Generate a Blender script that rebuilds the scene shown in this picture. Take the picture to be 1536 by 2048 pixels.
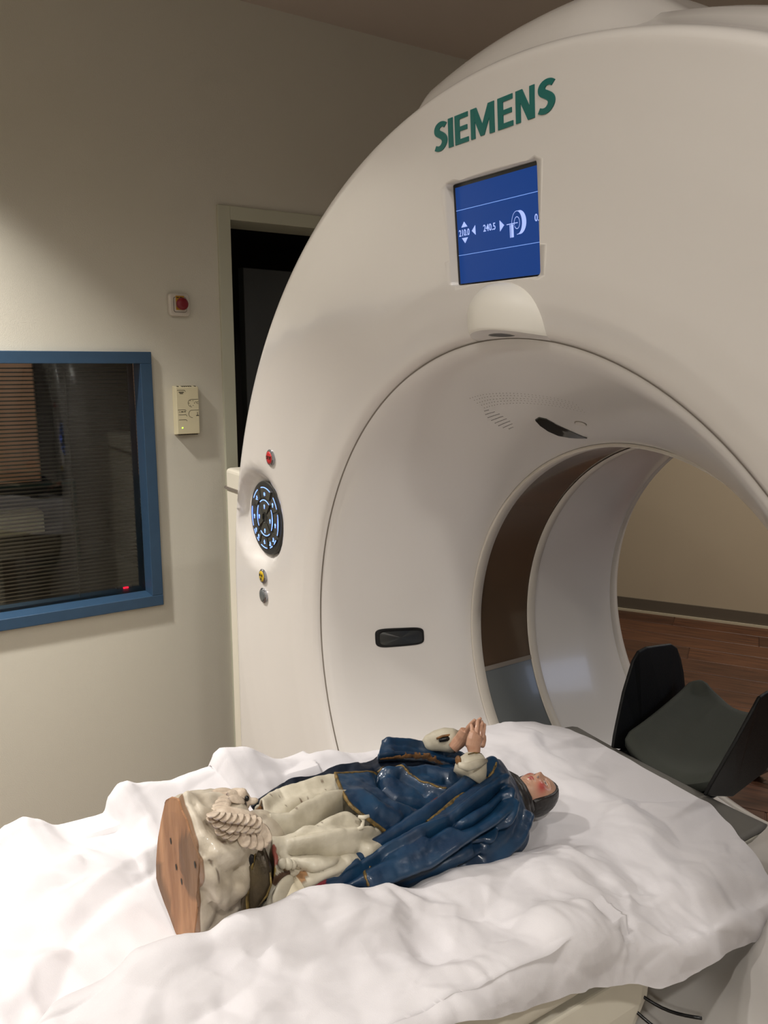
import bpy, bmesh, math, random
from mathutils import Vector, Matrix, noise
random.seed(7)
R=math.radians
for o in list(bpy.data.objects): bpy.data.objects.remove(o)
SC=bpy.context.scene; COL=SC.collection
ISO=1.03      # height of the bore axis above the floor; x=0,z=ISO is the axis, y runs into the bore

# ---------------------------------------------------------------- camera
cd=bpy.data.cameras.new('camera'); cam=bpy.data.objects.new('camera',cd); COL.objects.link(cam)
cd.sensor_fit='HORIZONTAL'; cd.sensor_width=36; cd.lens=37.269; cd.clip_start=.02
Fw=Vector((-0.82291466,0.53607742,-0.18823512)); Rt=Vector((0.54525259,0.83826406,0.00360234)); Up=Vector((-0.15972187,0.09967127,0.98211739))
cam.matrix_world=Matrix(((Rt.x,Up.x,-Fw.x,.84526),(Rt.y,Up.y,-Fw.y,-.75673),(Rt.z,Up.z,-Fw.z,.52642+ISO),(0,0,0,1)))
SC.camera=cam
# ---------------------------------------------------------------- world, exposure
w=bpy.data.worlds.new('world'); SC.world=w; w.use_nodes=True
w.node_tree.nodes['Background'].inputs[0].default_value=(.9,.85,.78,1); w.node_tree.nodes['Background'].inputs[1].default_value=.02
SC.view_settings.view_transform='Standard'; SC.view_settings.look='None'; SC.view_settings.gamma=1; SC.view_settings.use_curve_mapping=False
SC.view_settings.exposure=0.0
CEIL=(1.6487)+ISO
# ---------------------------------------------------------------- lamps (recessed ceiling spots, and added fill lamps)
def spot(x,y,power,col=(1,.955,.905),size=.13,spread=130,z=None,rot=(0,0,0)):
    l=bpy.data.lights.new('downlight_and_fill','AREA'); l.shape='DISK'; l.size=size; l.energy=power; l.color=col; l.spread=R(spread)
    o=bpy.data.objects.new('downlight_and_fill',l); COL.objects.link(o); o.location=(x,y,(CEIL-.012) if z is None else z); o.rotation_euler=rot
    return o
LAMPS=[(-1.24,-.98,30,98),(.35,-1.15,8,150),(-.30,-2.2,12,150),(1.5,-.6,17,165),(1.7,-2.1,17,165),(-1.1,-2.8,6,165),(.15,2.7,24,150),(-1.1,3.0,15,150)]
for x,y,p,sp in LAMPS: spot(x,y,p,spread=sp)
l=bpy.data.lights.new('rear_cool_fill','AREA'); l.shape='RECTANGLE'; l.size=.5; l.size_y=.35; l.energy=1.4; l.color=(.55,.68,1)  # unseen cool lamp added to tint the rear bore blue
o=bpy.data.objects.new('rear_cool_fill',l); COL.objects.link(o); o.location=(.9,1.75,1.35); o.rotation_euler=(R(90),0,R(140))

# ---------------------------------------------------------------- materials
def lin(c):
    return tuple(((v/255)/12.92 if v/255<=.04045 else ((v/255+.055)/1.055)**2.4) for v in c)
def mat(name,rgb,rough=.5,metal=0,coat=0,nscale=0,nvar=0,bump=0,bscale=200,spec=.5,rgb2=None,stretch=None,emit=None,es=0,attr=None,detail=4):
    m=bpy.data.materials.new(name); m.use_nodes=True; nt=m.node_tree; b=nt.nodes['Principled BSDF']
    c=lin(rgb)+(1,); b.inputs['Base Color'].default_value=c; b.inputs['Roughness'].default_value=rough; b.inputs['Metallic'].default_value=metal
    b.inputs['Coat Weight'].default_value=coat; b.inputs['Coat Roughness'].default_value=.08; b.inputs['Specular IOR Level'].default_value=spec
    out=None
    tc=nt.nodes.new('ShaderNodeTexCoord'); mp=nt.nodes.new('ShaderNodeMapping'); nt.links.new(tc.outputs['Object'],mp.inputs[0])
    if stretch: mp.inputs['Scale'].default_value=stretch
    if nscale:
        n=nt.nodes.new('ShaderNodeTexNoise'); n.inputs['Scale'].default_value=nscale; n.inputs['Detail'].default_value=detail; nt.links.new(mp.outputs[0],n.inputs['Vector'])
        mx=nt.nodes.new('ShaderNodeMix'); mx.data_type='RGBA'
        r=nt.nodes.new('ShaderNodeMapRange'); r.inputs[1].default_value=.35; r.inputs[2].default_value=.65; nt.links.new(n.outputs[0],r.inputs[0]); nt.links.new(r.outputs[0],mx.inputs[0])
        c2=lin(rgb2)+(1,) if rgb2 else tuple(v*(1-nvar) for v in c[:3])+(1,)
        mx.inputs[6].default_value=c; mx.inputs[7].default_value=c2; out=mx.outputs[2]
    if attr:
        a=nt.nodes.new('ShaderNodeAttribute'); a.attribute_name='paint'
        mx=nt.nodes.new('ShaderNodeMix'); mx.data_type='RGBA'
        nt.links.new(a.outputs['Alpha'],mx.inputs[0]); nt.links.new(a.outputs['Color'],mx.inputs[7])
        if out: nt.links.new(out,mx.inputs[6])
        else: mx.inputs[6].default_value=c
        out=mx.outputs[2]
    if out: nt.links.new(out,b.inputs['Base Color'])
    if bump:
        n=nt.nodes.new('ShaderNodeTexNoise'); n.inputs['Scale'].default_value=bscale; n.inputs['Detail'].default_value=3; nt.links.new(mp.outputs[0],n.inputs['Vector'])
        bp=nt.nodes.new('ShaderNodeBump'); bp.inputs['Strength'].default_value=bump; bp.inputs['Distance'].default_value=.001
        nt.links.new(n.outputs[0],bp.inputs['Height']); nt.links.new(bp.outputs[0],b.inputs['Normal'])
    if emit: b.inputs['Emission Color'].default_value=lin(emit)+(1,); b.inputs['Emission Strength'].default_value=es
    return m
M={}
M['wall']=mat('wall_paint',(206,202,188),.85,bump=.5,bscale=300,nscale=1.5,nvar=.03)
M['farwall']=mat('far_wall_paint',(184,168,142),.85,bump=.3,bscale=300)
M['ceil']=mat('ceiling_paint',(196,186,174),.95,bump=.3,bscale=150)
M['frame']=mat('door_frame_paint',(186,186,166),.45)
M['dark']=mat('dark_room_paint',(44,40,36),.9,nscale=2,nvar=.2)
M['leaf']=mat('door_leaf_laminate',(58,60,58),.6,nscale=3,nvar=.1)
M['blue']=mat('blue_window_paint',(44,72,98),.45,nscale=30,nvar=.08)
M['gantry']=mat('gantry_plastic',(214,209,203),.21,coat=.35,nscale=1.2,nvar=.015)
M['bore']=mat('bore_plastic',(212,208,203),.22,coat=.25)
M['cream']=mat('cream_plastic',(226,220,203),.4,nscale=2,nvar=.02)
M['ring']=mat('bore_ring_plastic',(205,198,186),.45)
M['mylar']=mat('tinted_window_film',(86,70,55),.14,coat=.5,nscale=2,nvar=.15)
M['mylar2']=mat('grey_window_film',(104,108,108),.25,coat=.3,nscale=2,nvar=.1)
M['housing']=mat('lit_matt_gantry_plastic',(222,218,208),.5)  # gantry plastic kept matt; brightness of its angle is put into the colour
M['black']=mat('black_plastic',(14,14,15),.35)
M['blacksoft']=mat('black_foam_shell',(7,7,7),.5,bump=.3,bscale=400,spec=.3)
M['pad']=mat('grey_mattress_vinyl',(104,101,94),.7,bump=.2,bscale=500)
M['cushion']=mat('dark_green_grey_cushion',(70,73,66),.85,bump=.4,bscale=700,nscale=12,nvar=.1)
M['groove']=mat('seam_grey_rubber',(120,112,102),.7)  # even grey for seams, grooves and small fittings
M['teal']=mat('teal_lettering',(0,98,92),.4)
M['bezel']=mat('screen_bezel_black',(8,10,14),.3)
M['scr']=mat('screen_blue',(6,12,26),.35,emit=(10,60,132),es=.85,spec=.2)
M['scrtxt']=mat('screen_symbols',(120,140,200),.3,emit=(160,178,232),es=.9)
M['scrline']=mat('screen_lines',(90,120,180),.3,emit=(104,140,208),es=.9)
M['icon']=mat('backlit_icon',(120,150,255),.3,emit=(128,168,255),es=1.7)
M['btnblk']=mat('button_dark_plastic',(40,40,38),.35,coat=.2)
M['btnedge']=mat('button_rim_moulding',(60,60,54),.25,coat=.5)
M['glass']=mat('lens_glass',(10,16,15),.05,coat=1)
M['mirror']=mat('slot_mirror_glass',(150,150,146),.18,metal=1)
M['red']=mat('red_plastic',(196,26,34),.3,coat=.4)
M['red2']=mat('red_mushroom_plastic',(120,18,32),.4)
M['yellow']=mat('yellow_plastic',(200,168,26),.35,coat=.3)
M['orange']=mat('orange_yellow_label',(190,140,30),.5)
M['greybtn']=mat('grey_button_plastic',(88,92,92),.35,coat=.3)
M['chrome']=mat('chrome_rim',(170,172,178),.15,metal=.9)
M['ivory']=mat('ivory_plastic',(214,205,172),.45)
M['darkgroove']=mat('dark_vent_slot',(40,36,28),.8)
M['ledg']=mat('green_led',(120,220,40),.3,emit=(170,255,60),es=3)
M['ledr']=mat('red_led_display',(200,20,30),.3,emit=(255,20,50),es=2.5)
M['slat']=mat('blind_slat_aluminium',(70,67,59),.5,metal=.0)
M['floor']=mat('floor_vinyl',(74,46,30),.5)
M['plank']=mat('wood_plank',(104,66,42),.42,nscale=7,rgb2=(74,44,28),stretch=(.6,6,6),bump=.15,bscale=60)
M['plank2']=mat('wood_plank_dark',(88,55,36),.42,nscale=8,rgb2=(62,38,25),stretch=(.6,6,6),bump=.15,bscale=60)
M['skirt']=mat('grey_skirting',(96,86,72),.6)
M['strip']=mat('skirting_edge_strip',(196,184,156),.5)
M['salmon']=mat('salmon_cupboard',(206,168,148),.7,emit=(150,104,80),es=.0)
M['teald']=mat('monitor_casing_teal',(30,52,52),.5)
M['cloth']=mat('white_sheet_cotton',(220,217,219),.8,bump=.25,bscale=900,spec=.25)
# statue
M['wood']=mat('bare_carved_wood',(182,136,98),.75,nscale=26,rgb2=(140,98,66),stretch=(1.2,1.2,.25),bump=.6,bscale=120,attr=1)
M['rock']=mat('cracked_white_gesso',(212,202,184),.42,coat=.15,nscale=34,rgb2=(184,172,152),bump=.8,bscale=110,attr=1)
M['robe']=mat('robe_white_gesso',(206,199,180),.5,coat=.08,nscale=30,rgb2=(180,172,152),bump=.5,bscale=140,attr=1)
M['mantle']=mat('mantle_blue_paint',(20,58,88),.38,coat=.22,nscale=24,rgb2=(12,42,70),bump=.5,bscale=130,attr=1)
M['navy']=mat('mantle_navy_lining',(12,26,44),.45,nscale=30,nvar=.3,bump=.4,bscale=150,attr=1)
M['gold']=mat('worn_gilding',(134,108,56),.45,metal=.25,nscale=160,rgb2=(72,62,40),bump=.6,bscale=400)
M['torn']=mat('bare_wood_trim',(146,104,60),.65,nscale=110,rgb2=(96,66,38),bump=.8,bscale=300)
M['skin']=mat('painted_skin',(196,152,126),.35,coat=.35,nscale=60,nvar=.08,attr=1)
M['hair']=mat('dark_brown_hair_paint',(34,28,24),.42,nscale=60,rgb2=(20,17,15),bump=1,bscale=120,stretch=(1,1,1))
M['feather']=mat('pink_white_feather_paint',(214,198,178),.55,nscale=90,rgb2=(190,172,152),bump=.8,bscale=260,attr=1)
M['bronze']=mat('dark_tarnished_silver',(96,84,62),.4,metal=.5,nscale=26,rgb2=(44,36,28),bump=.5,bscale=200)
M['bronze2']=mat('flaked_gold_edge',(150,128,70),.4,metal=.4,nscale=70,rgb2=(60,48,32),bump=.6,bscale=300)

# ---------------------------------------------------------------- mesh helpers
def link(name,me,m,parent=None,smooth=True):
    o=bpy.data.objects.new(name,me); COL.objects.link(o)
    if m is not None: me.materials.append(m)
    if smooth:
        for p in me.polygons: p.use_smooth=True
    if parent is not None:
        o.parent=parent; o.matrix_parent_inverse=parent.matrix_basis.inverted()
    return o
def obj(name,bm,m,parent=None,smooth=True,bevel=0):
    bmesh.ops.recalc_face_normals(bm,faces=bm.faces)
    me=bpy.data.meshes.new(name); bm.to_mesh(me); bm.free()
    o=link(name,me,m,parent,smooth)
    if bevel:
        b=o.modifiers.new('bevel','BEVEL'); b.width=bevel; b.segments=3; b.limit_method='ANGLE'
        b.harden_normals=False
    if smooth: 
        e=o.modifiers.new('wn','WEIGHTED_NORMAL') if bevel else None
    return o
def tag(o,label=None,cat=None,group=None,kind=None):
    if label: o['label']=label
    if cat: o['category']=cat
    if group: o['group']=group
    if kind: o['kind']=kind
    return o
def empty(name,loc,label,cat,group=None):
    o=bpy.data.objects.new(name,None); COL.objects.link(o); o.location=loc; o.empty_display_size=.1
    return tag(o,label,cat,group)
def struct(o): o['kind']='structure'; return o
def box(bm,x0,x1,y0,y1,z0,z1,mtx=None):
    r=bmesh.ops.create_cube(bm,size=1)
    for v in r['verts']:
        v.co=Vector(((x0+x1)/2+v.co.x*(x1-x0),(y0+y1)/2+v.co.y*(y1-y0),(z0+z1)/2+v.co.z*(z1-z0)))
        if mtx: v.co=mtx@v.co
    return bm
def bx(*a,**k): return box(bmesh.new(),*a,**k)
def grid_bm(rows,closed=False,capends=False):
    bm=bmesh.new(); V=[[bm.verts.new(p) for p in r] for r in rows]
    for i in range(len(V)-1):
        n=len(V[i])
        for j in range(n if closed else n-1):
            k=(j+1)%n; bm.faces.new((V[i][j],V[i+1][j],V[i+1][k],V[i][k]))
    if capends and closed: bm.faces.new(V[0][::-1]); bm.faces.new(V[-1])
    return bm
def revolve(profile,a0=-180,a1=180,seg=160,c=(0,ISO)):
    """profile (r,y) revolved about the bore axis; angle from the top, positive towards +x"""
    full=abs(a1-a0)>=359.9; rows=[]
    for r,y in profile:
        rows.append([(c[0]+r*math.sin(R(a0+(a1-a0)*k/seg)),y,c[1]+r*math.cos(R(a0+(a1-a0)*k/seg))) for k in range(seg if full else seg+1)])
    return grid_bm(rows,closed=full)
def tube(bm,pts,rad,sides=10,cap=True):
    pts=[Vector(p) for p in pts]; rings=[]
    n=len(pts); prev=None
    for i,p in enumerate(pts):
        t=(pts[min(i+1,n-1)]-pts[max(i-1,0)]).normalized()
        if prev is None:
            a=Vector((0,0,1)) if abs(t.z)<.9 else Vector((1,0,0)); u=t.cross(a).normalized()
        else: u=(prev-t*prev.dot(t)).normalized()
        prev=u; v=t.cross(u); r=rad[i] if isinstance(rad,(list,tuple)) else rad
        ru,rv=(r if isinstance(r,tuple) else (r,r))
        rings.append([bm.verts.new(p+u*ru*math.cos(2*math.pi*k/sides)+v*rv*math.sin(2*math.pi*k/sides)) for k in range(sides)])
    for i in range(n-1):
        for k in range(sides):
            bm.faces.new((rings[i][k],rings[i][(k+1)%sides],rings[i+1][(k+1)%sides],rings[i+1][k]))
    if cap:
        bm.faces.new(rings[0][::-1]); bm.faces.new(rings[-1])
    return bm
def capsule(bm,pts,rad,sides=12):
    """tube with rounded ends"""
    pts=[Vector(p) for p in pts]; rad=list(rad) if isinstance(rad,(list,tuple)) else [rad]*len(pts)
    d0=(pts[0]-pts[1]).normalized(); d1=(pts[-1]-pts[-2]).normalized()
    P=[];Q=[]
    for a in (85,60,35): P.append(pts[0]+d0*rad[0]*math.sin(R(a))); Q.append(rad[0]*math.cos(R(a)))
    P+=pts; Q+=rad
    for a in (35,60,85): P.append(pts[-1]+d1*rad[-1]*math.sin(R(a))); Q.append(rad[-1]*math.cos(R(a)))
    return tube(bm,P,Q,sides)
def ellipsoid(bm,c,ax,rd,seg=24,rings=14):
    """ax: three direction vectors, rd: three radii"""
    c=Vector(c); r=bmesh.ops.create_uvsphere(bm,u_segments=seg,v_segments=rings,radius=1)
    A=[Vector(a).normalized() for a in ax]
    for v in r['verts']: v.co=c+A[0]*v.co.x*rd[0]+A[1]*v.co.y*rd[1]+A[2]*v.co.z*rd[2]
def remesh(o,vox,smooth=4):
    m=o.modifiers.new('r','REMESH'); m.mode='VOXEL'; m.voxel_size=vox; m.use_smooth_shade=True
    if smooth: s=o.modifiers.new('s','SMOOTH'); s.iterations=smooth; s.factor=.5
    return freeze(o)
def freeze(o):
    bpy.context.view_layer.update(); dg=bpy.context.evaluated_depsgraph_get()
    me=bpy.data.meshes.new_from_object(o.evaluated_get(dg)); old=o.data; mats=list(old.materials)
    o.modifiers.clear(); o.data=me
    if not me.materials:
        for m_ in mats: me.materials.append(m_)
    for p in me.polygons: p.use_smooth=True
    bpy.data.meshes.remove(old); return o
def cr(P,t):
    n=len(P); s=min(max(t,0),1)*(n-1); i=min(int(s),n-2); f=s-i
    p1=P[i]; p2=P[i+1]; p0=P[i-1] if i>0 else p1*2-p2; p3=P[i+2] if i+2<n else p2*2-p1
    return (p1*2+(p2-p0)*f+(p0*2-p1*5+p2*4-p3)*f*f+(p1*3-p0-p2*3+p3)*f*f*f)*.5
def sheet_pts(g,nu,nv):
    g=[[Vector(p) for p in r] for r in g]
    cols=[[cr(r,j/(nv-1)) for r in g] for j in range(nv)]
    return [[cr(cols[j],i/(nu-1)) for j in range(nv)] for i in range(nu)]
def sheet_at(g,u,v):
    return cr([cr([Vector(p) for p in r],v) for r in g],u)
def seg_dist(p,L):
    best=9
    for a,b in zip(L,L[1:]):
        ab=b-a; t=max(0,min(1,(p-a).dot(ab)/max(ab.dot(ab),1e-12))); d=(p-a-ab*t).length
        if d<best: best=d
    return best
def nrm(rows,i,j):
    nu=len(rows); nv=len(rows[0])
    a=rows[min(i+1,nu-1)][j]-rows[max(i-1,0)][j]; b=rows[i][min(j+1,nv-1)]-rows[i][max(j-1,0)]
    n=a.cross(b); return n.normalized() if n.length>1e-12 else Vector((0,0,1))
def paint(me,fn):
    ca=me.color_attributes.new('paint','FLOAT_COLOR','POINT')
    for v in me.vertices:
        c=fn(v.co); ca.data[v.index].color=c
GRIDS={'robe': [[(-0.07, -0.371, 0.944), (-0.045, -0.375, 0.978), (0.0, -0.383, 0.991), (0.055, -0.399, 0.987), (0.078, -0.409, 0.964), (0.08, -0.422, 0.938), (0.06, -0.423, 0.909)],
 [(-0.075, -0.331, 0.94), (-0.04, -0.344, 0.98), (0.01, -0.357, 0.989), (0.06, -0.372, 0.98), (0.083, -0.381, 0.956), (0.08, -0.39, 0.925), (0.06, -0.387, 0.894)],
 [(-0.075, -0.293, 0.942), (-0.04, -0.305, 0.981), (0.01, -0.321, 0.991), (0.06, -0.338, 0.981), (0.088, -0.346, 0.96), (0.08, -0.349, 0.919), (0.06, -0.346, 0.888)],
 [(-0.075, -0.252, 0.941), (-0.04, -0.264, 0.979), (0.003, -0.28, 0.985), (0.048, -0.291, 0.972), (0.085, -0.301, 0.955), (0.08, -0.303, 0.918), (0.06, -0.295, 0.881)],
 [(-0.075, -0.198, 0.932), (-0.05, -0.209, 0.962), (-0.015, -0.218, 0.96), (0.028, -0.233, 0.949), (0.062, -0.241, 0.934), (0.07, -0.248, 0.905), (0.05, -0.239, 0.867)],
 [(-0.08, -0.123, 0.91), (-0.06, -0.127, 0.93), (-0.03, -0.139, 0.927), (0.015, -0.162, 0.926), (0.04, -0.171, 0.912), (0.05, -0.178, 0.889), (0.04, -0.174, 0.859)]], 'far_mantle': [[(-0.06, -0.376, 0.973), (-0.06, -0.375, 0.968), (-0.063, -0.37, 0.961), (-0.07, -0.36, 0.941)],
 [(-0.066, -0.347, 0.98), (-0.062, -0.344, 0.969), (-0.063, -0.339, 0.956), (-0.07, -0.33, 0.931)],
 [(-0.072, -0.309, 0.986), (-0.062, -0.31, 0.974), (-0.063, -0.306, 0.957), (-0.07, -0.299, 0.928)],
 [(-0.074, -0.271, 0.978), (-0.062, -0.271, 0.969), (-0.063, -0.267, 0.952), (-0.07, -0.26, 0.922)],
 [(-0.078, -0.24, 0.98), (-0.062, -0.243, 0.971), (-0.063, -0.239, 0.951), (-0.07, -0.231, 0.921)],
 [(-0.08, -0.212, 0.975), (-0.062, -0.216, 0.969), (-0.063, -0.212, 0.95), (-0.07, -0.201, 0.919)],
 [(-0.082, -0.176, 0.966), (-0.062, -0.182, 0.964), (-0.063, -0.177, 0.943), (-0.07, -0.166, 0.916)],
 [(-0.085, -0.152, 0.97), (-0.064, -0.159, 0.966), (-0.063, -0.153, 0.948), (-0.07, -0.139, 0.916)],
 [(-0.085, -0.092, 0.957), (-0.064, -0.102, 0.953), (-0.063, -0.098, 0.936), (-0.07, -0.083, 0.907)],
 [(-0.08, -0.001, 0.929), (-0.062, -0.01, 0.927), (-0.06, -0.011, 0.911), (-0.065, -0.006, 0.886)]], 'front_flap': [[(-0.035, -0.265, 0.993), (-0.005, -0.273, 0.992), (0.026, -0.279, 0.989), (0.046, -0.27, 0.978), (0.058, -0.254, 0.964), (0.064, -0.233, 0.945)],
 [(-0.038, -0.228, 0.983), (-0.008, -0.234, 0.98), (0.024, -0.238, 0.977), (0.044, -0.231, 0.966), (0.055, -0.219, 0.951), (0.058, -0.201, 0.938)],
 [(-0.04, -0.19, 0.972), (-0.01, -0.195, 0.97), (0.02, -0.199, 0.965), (0.038, -0.193, 0.955), (0.047, -0.18, 0.942), (0.05, -0.17, 0.934)],
 [(-0.042, -0.149, 0.961), (-0.014, -0.155, 0.959), (0.012, -0.158, 0.956), (0.03, -0.156, 0.949), (0.038, -0.146, 0.939), (0.04, -0.137, 0.931)],
 [(-0.045, -0.101, 0.949), (-0.018, -0.11, 0.952), (0.006, -0.115, 0.95), (0.022, -0.115, 0.945), (0.03, -0.107, 0.938), (0.032, -0.102, 0.931)],
 [(-0.045, -0.049, 0.938), (-0.02, -0.06, 0.944), (0.002, -0.07, 0.945), (0.016, -0.071, 0.941), (0.024, -0.068, 0.935), (0.026, -0.062, 0.927)]], 'arm_mantle': [[(-0.115, -0.128, 0.958), (-0.095, -0.144, 0.986), (-0.072, -0.163, 0.994), (-0.055, -0.178, 0.993), (-0.06, -0.177, 0.981), (-0.075, -0.165, 0.967)],
 [(-0.115, -0.104, 0.949), (-0.092, -0.122, 0.982), (-0.068, -0.138, 0.988), (-0.05, -0.151, 0.99), (-0.056, -0.144, 0.976), (-0.07, -0.132, 0.961)],
 [(-0.112, -0.067, 0.936), (-0.088, -0.084, 0.966), (-0.066, -0.098, 0.973), (-0.05, -0.106, 0.975), (-0.054, -0.097, 0.963), (-0.066, -0.086, 0.948)],
 [(-0.105, -0.027, 0.921), (-0.082, -0.043, 0.949), (-0.062, -0.057, 0.955), (-0.048, -0.063, 0.957), (-0.05, -0.057, 0.945), (-0.06, -0.047, 0.931)],
 [(-0.095, 0.006, 0.912), (-0.074, -0.009, 0.938), (-0.055, -0.022, 0.942), (-0.04, -0.03, 0.942), (-0.042, -0.026, 0.93), (-0.05, -0.019, 0.917)],
 [(-0.08, 0.026, 0.904), (-0.06, 0.009, 0.927), (-0.045, -0.004, 0.929), (-0.03, -0.016, 0.931), (-0.03, -0.016, 0.922), (-0.04, -0.007, 0.908)]], 'near_mantle': [[(-0.02, 0.033, 0.904), (0.005, 0.014, 0.941), (0.04, 0.003, 0.935), (0.068, -0.007, 0.921), (0.088, -0.014, 0.9), (0.095, -0.022, 0.878), (0.085, -0.029, 0.856), (0.05, -0.011, 0.826)],
 [(0.0, -0.002, 0.936), (0.022, -0.02, 0.973), (0.055, -0.033, 0.961), (0.088, -0.052, 0.944), (0.104, -0.062, 0.92), (0.104, -0.069, 0.888), (0.088, -0.067, 0.858), (0.05, -0.045, 0.824)],
 [(0.01, -0.049, 0.931), (0.032, -0.064, 0.971), (0.068, -0.082, 0.964), (0.1, -0.099, 0.951), (0.114, -0.11, 0.925), (0.11, -0.116, 0.892), (0.09, -0.111, 0.858), (0.05, -0.088, 0.82)],
 [(0.015, -0.099, 0.917), (0.04, -0.115, 0.958), (0.078, -0.139, 0.957), (0.106, -0.156, 0.946), (0.115, -0.165, 0.923), (0.108, -0.171, 0.894), (0.088, -0.165, 0.861), (0.05, -0.142, 0.825)],
 [(0.02, -0.152, 0.906), (0.05, -0.172, 0.952), (0.084, -0.193, 0.954), (0.107, -0.208, 0.946), (0.111, -0.216, 0.925), (0.103, -0.222, 0.899), (0.085, -0.217, 0.87), (0.05, -0.198, 0.837)],
 [(0.03, -0.218, 0.9), (0.062, -0.237, 0.945), (0.088, -0.25, 0.945), (0.106, -0.263, 0.94), (0.106, -0.27, 0.924), (0.098, -0.274, 0.905), (0.08, -0.27, 0.879), (0.05, -0.255, 0.851)],
 [(0.04, -0.283, 0.893), (0.07, -0.299, 0.937), (0.09, -0.308, 0.937), (0.102, -0.318, 0.933), (0.1, -0.324, 0.921), (0.092, -0.327, 0.906), (0.075, -0.324, 0.884), (0.05, -0.313, 0.861)],
 [(0.05, -0.347, 0.892), (0.076, -0.359, 0.93), (0.088, -0.366, 0.93), (0.094, -0.373, 0.925), (0.09, -0.378, 0.914), (0.08, -0.378, 0.9), (0.065, -0.376, 0.884), (0.05, -0.372, 0.871)],
 [(0.05, -0.389, 0.885), (0.072, -0.399, 0.915), (0.08, -0.404, 0.916), (0.082, -0.409, 0.913), (0.078, -0.411, 0.905), (0.07, -0.412, 0.894), (0.06, -0.411, 0.884), (0.05, -0.41, 0.874)],
 [(0.05, -0.419, 0.885), (0.064, -0.427, 0.905), (0.067, -0.43, 0.905), (0.068, -0.432, 0.903), (0.066, -0.434, 0.899), (0.062, -0.434, 0.893), (0.055, -0.433, 0.885), (0.05, -0.432, 0.88)]]}
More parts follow.
